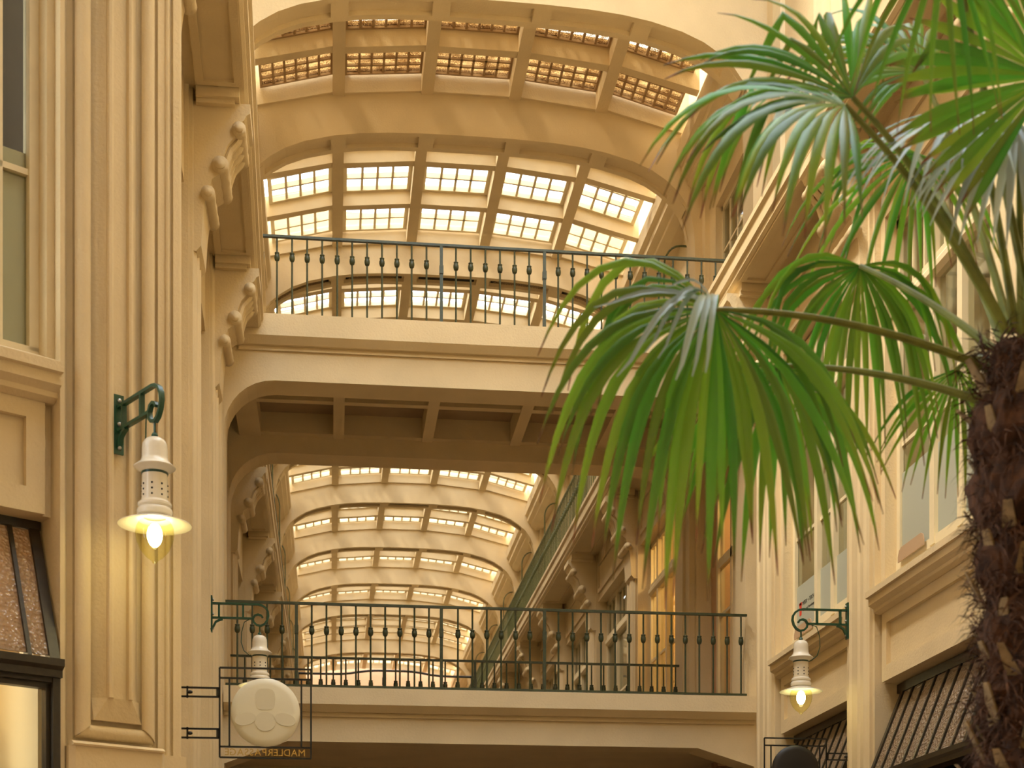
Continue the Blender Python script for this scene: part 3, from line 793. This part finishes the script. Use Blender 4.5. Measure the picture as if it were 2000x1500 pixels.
torus_strip(.150, .229, ZB, ZT, -.075).build('torus_frame', 'plaster', pier, smooth=True)
mm = MB(TF); pr = arc(0, 0, .042, PI, 0, 8)   # bottom member, mitred
mm.loft([[(-.262 + .09 * (q + .042) / .084, -.03 + p, ZB + .033 + q) for q, p in pr], [(.229 - .08 * (q + .042) / .084, -.03 + p, ZB + .033 + q) for q, p in pr]])
mm.build('torus_frame', 'plaster', pier, smooth=True)
cz0, cz1 = 1.40, ZT                           # raised strip: flanks, ridges, flat and a sloping foot
zf = 1.53
def ring(z, w): return [(-.158 + w, -.03, z), (-.075 + w * .0, .022, z)]
mm = MB(TF)
pl = [(-.155, -.05), (-.085, .018), (-.079, .046), (-.066, .052), (-.052, .046), (-.047, .018), (.038, .018), (.042, .046), (.055, .052), (.066, .046), (.072, .018), (.140, -.05)]
mm.prism(pl, lambda a, o, h: (a, o, h), zf, cz1); mm.build('raised_strip', 'plaster', pier)
foot = MB(TF)
foot.add([(-.155, -.03, zf), (-.079, .030, zf), (.066, .030, zf), (.140, -.03, zf), (-.165, -.03, cz0), (.150, -.03, cz0), (-.155, .004, cz0), (.140, .004, cz0)],
         [(0, 1, 2, 3), (1, 6, 7, 2), (0, 4, 6, 1), (2, 7, 5, 3), (4, 5, 7, 6), (0, 3, 5, 4)])
foot.build('sloping_foot', 'plaster', pier)
m = MB(TF); m.prism([(-.31, -.5), (-.31, .015), (-.28, .04), (.25, .04), (.28, .015), (.28, -.02), (.44, -.02), (.44, -.5)], lambda a, o, h: (a, o, h), FLOOR, 1.24); m.build('plinth', 'plaster', pier)
m = MB(TF); m.prism([(.0, 1.24), (.055, 1.24), (.06, 1.25), (.03, 1.268), (.0, 1.268)], lambda o, z, h: (h, o, z), -.30, .265); m.build('plinth_moulding', 'plaster', pier)

hwall = struct('wall_splayed')
A1 = -.345; A0 = -2.6
MB(TF).box(A0 - 1.2, A0, -.5, -.02, FLOOR, 13).build('wall_face', 'plaster', hwall)
apron(TF, A0, A1, hwall, 3.38, 2.55)
MB(TF).box(A1 - .045, A1, -.5, -.10, 3.3, 6.75).build('jamb', 'plaster', hwall)
MB(TF).box(A0, A1, -.5, -.12, 6.72, 13).build('wall_face', 'plaster', hwall)
MB(TF).box(A1 - .04, A1, -.5, -.30, FLOOR, 2.56).build('jamb', 'plaster', hwall)
# casement: outer stile, narrow sash with a grey film below, dark glass beyond
w = struct('window_1')
WO = -.26
f = MB(TF); f.box(-.445, -.385, WO - .04, WO + .05, 3.50, 6.72).box(A0, -.385, WO - .04, WO + .05, 3.44, 3.52); f.build('window_frame', 'cream', w)
f = MB(TF); f.box(-.612, -.592, WO - .02, WO + .03, 3.52, 6.72).box(-.66, -.64, WO - .06, WO - .02, 3.52, 6.72); f.build('sash_stile', 'cream', w)
MB(TF).box(A0, -.445, WO - .015, WO + .03, 4.50, 4.535).build('muntin', 'cream', w)
MB(TF).box(-.592, -.445, WO - .004, WO + .004, 3.52, 6.72).build('pane', 'win', w)
MB(TF).box(A0, -.612, WO - .004, WO + .004, 3.52, 6.72).build('pane', 'win', w)
MB(TF).box(-.590, -.447, WO - .02, WO - .012, 3.52, 4.64).build('grey_film', 'film_lightened', w)
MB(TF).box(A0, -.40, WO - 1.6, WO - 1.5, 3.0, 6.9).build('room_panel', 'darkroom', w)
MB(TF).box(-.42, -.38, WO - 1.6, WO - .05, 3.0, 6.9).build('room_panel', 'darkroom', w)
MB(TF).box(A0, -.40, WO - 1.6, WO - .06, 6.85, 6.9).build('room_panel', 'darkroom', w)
# leaning transom and shop window of the splayed wall
shop_transom(TF, A0, -.352, 'shop_window', [-.39, -.535, -.80, -1.07, -1.34, -1.61, -1.88], 2.53, 1.71, -.30, .0)
sw = struct('shop_window')
f = MB(TF); f.box(-.395, -.352, -.12, .0, FLOOR, 1.62).box(A0, -.352, -.10, -.01, 1.585, 1.63).box(-.42, -.395, -.10, -.04, FLOOR, 1.57).box(A0, -.395, -.10, -.04, 1.555, 1.585)
f.build('shop_frame', 'bronze', sw)
MB(TF).box(A0, -.42, -.075, -.068, FLOOR, 1.56).build('pane', 'win', sw)
MB(TF).box(A0, -.36, -1.9, -1.85, FLOOR, 2.9).build('room_panel', 'room', sw)
MB(TF).box(-.40, -.35, -1.9, -.2, FLOOR, 1.7).build('room_panel', 'shelf', sw)
MB(TF).box(A0, -.36, -1.85, -.9, 1.98, 2.02).build('ceiling_panel', 'shelf', sw)
for q, z in ((-.62, 1.52), (-.70, 1.18), (-.80, .92)):
    m = MB(TF); m.add([(A0, -1.6, z), (q, -1.6, z), (q + .12, -.9, z - .14), (A0, -.9, z - .14), (A0, -1.6, z - .03), (q, -1.6, z - .03), (q + .12, -.9, z - .17), (A0, -.9, z - .17)],
                      [(0, 1, 2, 3), (7, 6, 5, 4), (0, 4, 5, 1), (1, 5, 6, 2), (2, 6, 7, 3), (3, 7, 4, 0)]); m.build('display_panel', 'shelf', sw)
MB(TF).box(-1.7, -.8, -1.3, -.7, 1.94, 1.97).build('ceiling_lamp', 'lamp_glow', sw)

# ------------------------------------------------------------------ wall lamps
def wall_lamp(loc, rz, **kw):
    """origin: middle of the wall plate; arm runs along local +X; lamp hangs from the curl"""
    r = root('wall_lamp', loc, rz, category='wall lamp', group='white enamel lamps on green brackets', **kw)
    L = .455
    p = MB().box(0, .014, -.030, .030, -.17, .17).build('wall_plate', 'green', r)
    for z in (.135, .0, -.135):
        m = MB(); m.ellipsoid((.02, 0, z), .012, .013, .013, 8, 6); m.build('bolt', 'steel', p, smooth=True)
    def flat(path, w=.009, d=.014):
        """flat iron bent in the x-z plane"""
        P = [Vector((a, 0, b)) for a, b in path]; m = MB(); rings = []
        for i, q in enumerate(P):
            t = (P[min(i + 1, len(P) - 1)] - P[max(i - 1, 0)]).normalized(); nn = Vector((-t.z, 0, t.x))
            rings.append([tuple(q + nn * w + Vector((0, d, 0))), tuple(q + nn * w - Vector((0, d, 0))), tuple(q - nn * w - Vector((0, d, 0))), tuple(q - nn * w + Vector((0, d, 0)))])
        m.loft(rings); return m
    zu, zl = .10, -.035
    curl = [(.0, zu), (L - .05, zu)] + [(L - .0 + .105 * math.sin(a), zu - .085 + .085 * math.cos(a)) for a in [i * PI / 14 - .35 for i in range(0, 9)]]
    curl = [(.0, zu), (L - .06, zu), (L - .02, zu), (L + .02, zu - .008), (L + .055, zu - .03), (L + .078, zu - .065), (L + .083, zu - .105), (L + .07, zu - .15), (L + .045, zu - .185), (L + .01, zu - .203), (L - .028, zu - .195), (L - .055, zu - .17), (L - .062, zu - .135), (L - .045, zu - .105), (L - .015, zu - .095), (L + .015, zu - .105), (L + .028, zu - .125)]
    flat(curl).build('arm', 'green', r, smooth=True)
    flat([(0, zl), (L - .06, zl)]).build('arm', 'green', r)
    for x in (.075, .30): flat([(x, zl), (x, zu)]).build('strut', 'green', r)
    flat([(.0, -.15), (.02, -.125), (.045, -.075), (.08, zl - .02), (.11, zl - .012)]).build('brace', 'green', r, smooth=True)
    x = L; zt = zu - .205
    m = MB(); m.tube([(x, 0, zt), (x, 0, zt - .075)], .008, 6); m.lathe([(.016, zt - .085), (.02, zt - .075), (.012, zt - .06)], x, 0, 8); m.build('hook', 'green', r)
    z0 = zt - .085          # top of the cap
    cap = MB(); cap.lathe([(.008, z0), (.035, z0 - .004), (.056, z0 - .018), (.067, z0 - .04), (.070, z0 - .07), (.071, z0 - .115), (.078, z0 - .135), (.098, z0 - .152), (.115, z0 - .165), (.113, z0 - .170), (.09, z0 - .182), (.075, z0 - .195)], x, 0, 32); cap.build('cap', 'enamel', r, smooth=True)
    MB().lathe([(.072, z0 - .195), (.074, z0 - .200), (.072, z0 - .208)], x, 0, 28).build('band', 'band', r, smooth=True)
    bd = MB(); bd.lathe([(.070, z0 - .205), (.072, z0 - .35), (.080, z0 - .356), (.092, z0 - .368), (.092, z0 - .380), (.084, z0 - .390), (.094, z0 - .398), (.098, z0 - .412), (.094, z0 - .430), (.080, z0 - .440)], x, 0, 32)
    b = bd.build('body', 'enamel', r, smooth=True)
    hm = MB(); hm.ellipsoid((0, 0, 0), .006, .006, .006, 8, 6); hme = hm.mesh('vent_hole'); hme.materials.append(M['hole'])
    for k in range(8):
        for j in range(3): link('vent_hole', hme, b, (x + .070 * math.cos(k * PI / 4 + .1), .070 * math.sin(k * PI / 4 + .1), z0 - .268 - .03 * j))
    zs = z0 - .435
    sh = MB(); n = 40
    prof = [(.075, zs), (.10, zs - .012), (.15, zs - .028), (.199, zs - .046), (.201, zs - .050), (.196, zs - .050), (.15, zs - .034), (.10, zs - .018), (.06, zs - .010)]
    sh.lathe(prof, x, 0, n, caps=False); sh.build('shade', 'enamel', r, smooth=True)
    gl = MB(); gl.lathe([(.085, zs - .03), (.102, zs - .06), (.106, zs - .10), (.098, zs - .145), (.078, zs - .19), (.045, zs - .228), (.018, zs - .246), (.012, zs - .258), (.006, zs - .262)], x, 0, 28, caps=False); gl.build('globe', 'globe', r, smooth=True)
    bu = MB(); bu.ellipsoid((x, 0, zs - .105), .042, .042, .066, 16, 10); bu.build('bulb', 'bulb', r, smooth=True)
    cbl = MB(); cbl.tube([(x - .10, 0, zl - .01), (x - .145, .02, zl - .03), (x - .17, .03, zl - .12), (x - .175, .03, zl - .22), (x - .15, .02, zl - .30), (x - .10, .01, zl - .345), (x - .065, 0, z0 - .20)], .004, 6); cbl.build('cable', 'green', r, smooth=True)
    return r
lp = TF(-.022, .035, 3.10)
wall_lamp(lp, math.atan2(NY, NX), label='large white enamel lamp with green bracket on the tall fluted corner pier')
yl = 14.75
wall_lamp((-1.27 + .022 * (18.65 - yl) + .06, yl, 3.32), 0, label='white enamel lamp on green bracket hanging just above the round cream sign')
wall_lamp((4.85 - .012, 14.0, 3.24), PI, label='white enamel lamp on green bracket before the sunk panel under the lettered window')

# ------------------------------------------------------------------ projecting signs
def text_mesh(txt, size, depth):
    cu = bpy.data.curves.new('lettering', 'FONT'); cu.body = txt; cu.size = size; cu.extrude = depth; cu.resolution_u = 3
    o = bpy.data.objects.new('lettering', cu); C.objects.link(o); bpy.context.view_layer.update()
    me = bpy.data.meshes.new_from_object(o.evaluated_get(bpy.context.evaluated_depsgraph_get())); bpy.data.objects.remove(o); bpy.data.curves.remove(cu)
    return me
def sign(loc, rz, s, disc, text, label, ext=0):
    """origin at the wall end of the arms, frame runs along local +X in the x-z plane; z=0 at the lower edge"""
    r = root('projecting_sign', loc, rz, label=label, category='sign', group='projecting passage signs')
    b = .006; arm = .22 * s; w = .612 * s; h = .606 * s
    def bar(x0, x1, z0, z1, name='frame_bar'): return MB().box(x0, x1, -b, b, z0, z1).build(name, 'black', r)
    for z in (h, h - .07 * s, .073 * s, 0): bar(arm, arm + w, z - b, z + b)
    bar(arm - b, arm + b, 0, h); bar(arm + w - b, arm + w + b, 0, h)
    bar(arm + .065 * s - b, arm + .065 * s + b, .073 * s, h - .07 * s); bar(arm + w - .065 * s - b, arm + w - .065 * s + b, .073 * s, h - .07 * s)
    for z in (.437 * s, .16 * s):
        bar(-ext, arm, z - b + .03, z + b + .03, 'arm'); bar(-ext, arm, z - b - .03, z + b - .03, 'arm'); bar(arm - .022, arm, z - .03, z + .03, 'arm'); bar(0, .012, z - .04, z + .04, 'arm')
        m = MB(); m.ellipsoid((.022, 0, z), .02, .012, .012, 8, 6); m.build('bolt', 'black', r, smooth=True)
    cx, cz, R = arm + w / 2, .073 * s + .234 * s, .232 * s
    m = MB(); n = 56
    rings = [[(cx + q * math.cos(2*PI*i/n), y, cz + q * math.sin(2*PI*i/n)) for i in range(n)] for q, y in ((R * .3, -.034), (R * .8, -.030), (R * .95, -.022), (R, -.008), (R, .008), (R * .95, .022), (R * .8, .030), (R * .3, .034))]
    m.loft(rings); d = m.build('disc', disc, r, smooth=True)
    if disc == 'disc':   # faint emblem: rounded block above, two wings and a boss below
        def blob(px, pz, rx, rz_, sq=2.0, rot=0):
            mm = MB(); k = 28; pts = []
            for i in range(k):
                a = 2*PI*i/k; e = 2 / sq; X = rx * math.copysign(abs(math.cos(a)) ** e, math.cos(a)); Z = rz_ * math.copysign(abs(math.sin(a)) ** e, math.sin(a))
                pts.append((cx + px + X * math.cos(rot) - Z * math.sin(rot), cz + pz + X * math.sin(rot) + Z * math.cos(rot)))
            mm.prism(pts, lambda a, z, hh: (a, hh, z), -.0365, -.02); mm.build('emblem', 'emblem', d)
        blob(0, .085 * s, .066 * s, .072 * s, 3.2); blob(-.133 * s, -.05 * s, .072 * s, .042 * s, 2, .22); blob(.133 * s, -.05 * s, .072 * s, .042 * s, 2, -.22); blob(0, -.065 * s, .07 * s, .065 * s)
    if text:
        x = arm + w - .042 * s
        for ch in text:
            me = text_mesh(ch, .066 * s, .002); me.materials.append(M['gold'])
            xs = [v.co.x for v in me.vertices]; wd = max(xs) - min(xs)
            o = link('letter', me, r, (x + min(xs), .004, .016 * s)); o.rotation_euler = (PI / 2, 0, PI)
            x -= (wd + .0072 * s)
    return r
yy = 10.53
sign((-.965, yy, 1.403), 0, 1.0, 'disc', 'M\u00c4DLERPASSAGE', 'round cream disc in a thin black frame with mirrored gold lettering', ext=.14)
sign((4.86, 14.05, 1.54), PI, .98, 'shaded_disc', None, 'round disc coloured black for shade in a thin black frame below the lettered office window')

# ------------------------------------------------------------------ office window film, print and paper card
T = TR(4.85)
fw = struct('window_film')
def film(a0, a1, z0, z1): MB(T).box(a0, a1, -.258, -.252, z0, z1).build('grey_film', 'film', fw)
film(-16.44, -15.73, 3.64, 4.15); film(-15.62, -14.5, 3.64, 4.15); film(-13.30, -12.6, 3.64, 4.42); film(-12.48, -11.2, 3.64, 4.42)
def print_on(txt, size, a, z, m):
    me = text_mesh(txt, size, .0005); me.materials.append(M[m]); o = link('print', me, fw, (4.85 + .2505, -a, z)); o.rotation_euler = (PI / 2, 0, -PI / 2)
print_on('MEIER + TEICHER GbR', .062, -16.24, 3.915, 'ink'); print_on('B\u00fcro- und Verwaltungsservice', .042, -16.22, 3.845, 'ink')
MB(T).box(-16.34, -16.27, -.252, -.249, 3.82, 3.96).box(-16.355, -16.255, -.252, -.249, 3.93, 3.955).build('print_logo', 'red', fw)
for a, z in ((-16.05, 3.56), (-12.95, 3.60)):
    m = MB(T); m.prism([(a - .30, z), (a - .30, z + .05), (a - .27, z + .10), (a - .22, z + .12), (a + .24, z + .12), (a + .28, z + .10), (a + .30, z + .05), (a + .30, z)], lambda p, q, h: (p, h, q), -.20, -.19)
    o = m.build('card', 'card', None); o['label'] = 'tan cut-out card standing on the sill of the %s window' % ('lettered office' if a < -14 else 'frosted'); o['category'] = 'card'; o['group'] = 'cards on the sills'

# ------------------------------------------------------------------ palm
BR = Vector((math.cos(TH), -math.sin(TH), 0)); BU = Vector((0, 0, 1)); BF = Vector((math.sin(TH), math.cos(TH), 0))
def at(u, v, d): return BR * ((u - 1000) / F * d) + BU * ((1885 - v) / F * d) + BF * d     # surveyed point: picture ray at a depth in metres
def dv(r, u, f): return (BR * r + BU * u + BF * f).normalized()
CR = at(1990, 690, 5.4)
palm = root('palm_tree', (CR.x, CR.y, FLOOR), label='fan palm with a shaggy brown trunk and drooping green leaves', category='palm')
OFF = Vector((-CR.x, -CR.y, -FLOOR))
rnd = random.Random(11)
def seg_mesh(path, widths, nrm, fold, side_ref):
    vs, fs, al = [], [], []
    n = len(path)
    for i, p in enumerate(path):
        t = (path[min(i + 1, n - 1)] - path[max(i - 1, 0)]).normalized()
        sd = t.cross(nrm)
        if sd.length < .05: sd = side_ref.copy()
        sd.normalize(); up = sd.cross(t).normalized()
        w = widths[i]
        for q, h in ((-1, 0), (0, fold), (1, 0)): vs.append(tuple(p + OFF + sd * (w * q) + up * (w * h))); al.append(i / (n - 1))
    for i in range(n - 1):
        a = 3 * i; fs += [(a, a + 1, a + 4, a + 3), (a + 1, a + 2, a + 5, a + 4)]
    me = bpy.data.meshes.new('leaf_segment'); me.from_pydata(vs, [], fs); me.materials.append(M['leaf'])
    at_ = me.attributes.new('along', 'FLOAT', 'POINT'); at_.data.foreach_set('value', al)
    me.polygons.foreach_set('use_smooth', [True] * len(me.polygons))
    return me
def fan(hub, base, cdir, nrm, spread, nseg, L, droop, fuse=.45, wscale=1.0, bend=None, jitter=.06, kink=.12):
    cdir = cdir.normalized(); nrm = (nrm - cdir * nrm.dot(cdir)).normalized(); side = nrm.cross(cdir)
    pb = base; mid = (pb + hub) / 2 + Vector((0, 0, bend if bend is not None else .08))
    P = []
    for i in range(13):
        t = i / 12; P.append(tuple(pb * (1 - t) ** 2 + mid * (2 * t * (1 - t)) + hub * t ** 2 + OFF))
    m = MB(); m.tube(P, [.016 - .007 * i / 12 for i in range(13)], 7)
    leaf = m.build('leaf', 'petiole', palm, smooth=True)
    da = spread / (nseg - 1)
    for i in range(nseg):
        a = -spread / 2 + da * i + rnd.uniform(-.015, .015)
        d0 = (cdir * math.cos(a) + side * math.sin(a) + nrm * rnd.uniform(-.05, .05)).normalized()
        Li = L * (.80 + .20 * math.cos(a * .8)) * rnd.uniform(1 - jitter, 1 + jitter)
        N = 9; path = [hub.copy()]; d = d0.copy(); ks = rnd.random(); dr = droop * rnd.uniform(.65, 1.45); sw = side * rnd.uniform(-.25, .25)
        for k in range(1, N + 1):
            s_ = k / N
            g = dr * (max(0, s_ - fuse * .35) * 1.5) ** 1.6
            if ks < kink and s_ > fuse + .12: g += .9           # a snapped tip that hangs
            d = (d0 + sw * s_ ** 2 + Vector((0, 0, -1)) * g * 1.6 + nrm * rnd.uniform(-.03, .03)).normalized()
            path.append(path[-1] + d * (Li / N))
        wf = Li * fuse * math.tan(da / 2) * 1.03 * wscale
        ws = []
        for k in range(N + 1):
            s_ = k / N
            ws.append(max(.0025, wf * s_ / fuse if s_ <= fuse else wf * (1 - ((s_ - fuse) / (1 - fuse)) ** 1.5)))
        ws[0] = .003; ws[-1] = .0015
        link('leaf_segment', seg_mesh(path, ws, nrm, rnd.uniform(.25, .5), side), leaf)
    return leaf
crown = at(1975, 680, 5.4)
def frond(u, v, d, cdir, nrm, spread, n, L, droop, base=(1975, 680, 5.4), **k):
    return fan(at(u, v, d), at(*base), dv(*cdir), dv(*nrm), math.radians(spread), n, L, droop, **k)
L1 = frond(1398, 605, 5.15, (-.42, -.74, -.25), (.15, .40, -.9), 222, 42, .95, 1.6, base=(1930, 720, 5.4), fuse=.42, bend=.10, jitter=.14, kink=.2)
frond(1520, 715, 5.5, (-.15, -.95, -.2), (.1, .25, -.9), 170, 24, .74, 1.4, base=(1935, 790, 5.4), fuse=.36, bend=.07, jitter=.15)
frond(1680, 520, 5.7, (-.15, -.80, .1), (-.1, .45, -.85), 215, 34, .76, 1.8, base=(1950, 690, 5.4), fuse=.34, wscale=.92, bend=.05, jitter=.15, kink=.2)
frond(1650, 205, 5.0, (-.95, .12, -.15), (.10, .70, -.65), 170, 26, .78, 1.0, base=(1965, 650, 5.3), fuse=.42, bend=.12, jitter=.15)
frond(1665, 190, 5.1, (-.55, .80, .1), (.2, .25, -.9), 140, 20, .60, .35, base=(1968, 650, 5.3), fuse=.45, bend=.14, jitter=.15)
frond(1800, 140, 5.6, (-.70, .55, .1), (.2, .35, -.9), 160, 22, .50, .5, base=(1975, 650, 5.4), fuse=.45, bend=.12, jitter=.15)
frond(2050, 150, 4.8, (-.85, .45, .1), (.2, -.35, -.85), 170, 28, .50, .10, base=(2000, 650, 5.3), fuse=.68, bend=.05, kink=.02)
frond(1905, 215, 5.2, (-.85, -.28, -.25), (-.1, -.80, .40), 160, 20, .56, .6, base=(1985, 650, 5.3), fuse=.4, wscale=.8)
frond(1850, -130, 4.7, (-.1, -.95, -.1), (.1, .3, -.9), 110, 12, .62, .5, base=(2020, 650, 5.3), fuse=.35, wscale=.55)
frond(1790, 300, 5.9, (-.55, -.75, .1), (.1, .6, -.7), 190, 28, .62, 1.0, base=(1960, 680, 5.5), fuse=.35, wscale=.8, jitter=.2)
frond(1990, 240, 5.0, (-.55, -.75, -.25), (-.2, -.75, .5), 130, 16, .48, .7, base=(1995, 660, 5.3), fuse=.4)
frond(1870, 720, 5.9, (-.15, -.95, .2), (.1, .2, -.95), 120, 16, .50, .6, base=(1960, 720, 5.5), fuse=.38, wscale=.8)
# segments folded over so that their pale undersides show
h1 = at(1400, 600, 5.12)
for tip, w_ in (((1205, 735, 4.85), .013), ((1258, 690, 4.9), .010), ((1320, 742, 4.85), .016), ((1285, 700, 4.95), .009), ((1352, 735, 4.8), .012), ((1378, 728, 4.8), .012), ((1160, 600, 5.0), .012), ((1300, 560, 5.0), .008)):
    e_ = at(*tip); N = 8; pts_ = []
    up_ = .10 if tip[1] > 640 else .03
    for k in range(N + 1):
        t = k / N; pts_.append(h1.lerp(e_, t) + Vector((0, 0, up_ * math.sin(PI * min(1, t * 1.1)))) - BF * .06 * math.sin(PI * t))
    link('leaf_segment', seg_mesh(pts_, [max(.002, w_ * min(1, .4 + t * 2) * (1 - t ** 4)) for t in [k / N for k in range(N + 1)]], (BF * .9 - BU * .4), .35, BR), L1)
# trunk: shaggy core, stubs of old leaf stalks and loose fibre
tz0, tz1 = FLOOR, CR.z + .03
m = MB(); rings = []; n = 28; K = 46
for k in range(K + 1):
    t = k / K; z = (tz1 - tz0) * t
    rr = .125 + .028 * math.sin(k * 2.1) + (.03 if t > .8 else 0) * math.sin((t - .8) * PI / .2)
    if t > .97: rr *= .6
    rings.append([((rr + rnd.uniform(-.022, .022)) * math.cos(2*PI*i/n), (rr + rnd.uniform(-.022, .022)) * math.sin(2*PI*i/n), z) for i in range(n)])
m.loft(rings); m.build('trunk', 'fiber', palm)
m = MB()
for i in range(7500):
    a = rnd.uniform(0, 2 * PI); z = rnd.uniform(.9, tz1 - tz0 + .02) if i % 3 else rnd.uniform(2.2, tz1 - tz0)
    r0 = rnd.uniform(.10, .145); dirz = rnd.uniform(-1.0, 1.0); la = rnd.uniform(.04, .16); ta = rnd.uniform(-1.1, 1.1); out = rnd.uniform(.15, .75)
    e = Vector((math.cos(a), math.sin(a), 0)); tn = Vector((-e.y, e.x, 0)); p0 = e * r0 + Vector((0, 0, z))
    dd = (e * out + tn * ta + Vector((0, 0, dirz))).normalized(); p1 = p0 + dd * la * .6; p2 = p1 + (dd + Vector((0, 0, -.7)) + e * -.2).normalized() * la * .5
    w = tn * rnd.uniform(.0012, .0055) + Vector((0, 0, rnd.uniform(-.002, .002)))
    m.add([tuple(p0 - w), tuple(p0 + w), tuple(p1 + w * .8), tuple(p1 - w * .8), tuple(p2)], [(0, 1, 2, 3), (3, 2, 4)])
me = bpy.data.meshes.new('loose_fibre'); me.from_pydata(m.v, [], m.f); me.materials.append(M['fiber']); link('loose_fibre', me, palm, kind='stuff')
for i in range(64):
    a = i * 2.39996; z = tz1 - tz0 - .03 - 1.75 * (i / 64) ** .9 + rnd.uniform(-.03, .03)
    e = Vector((math.cos(a), math.sin(a), 0)); tn = Vector((-e.y, e.x, 0)); L_ = rnd.uniform(.07, .17)
    p0 = e * .12 + Vector((0, 0, z)); p1 = p0 + (e * rnd.uniform(.45, .9) + Vector((0, 0, 1)) + tn * rnd.uniform(-.4, .4)).normalized() * L_
    w0, w1 = .026, rnd.uniform(.008, .016); th_ = e * .006
    mm = MB(); mm.loft([[tuple(p0 - tn * w0 - th_), tuple(p0 + tn * w0 - th_), tuple(p0 + tn * w0 + th_), tuple(p0 - tn * w0 + th_)], [tuple(p1 - tn * w1 - th_), tuple(p1 + tn * w1 - th_), tuple(p1 + tn * w1 + th_ * .5), tuple(p1 - tn * w1 + th_ * .5)]])
    mm.build('leaf_stub', 'stub', palm)
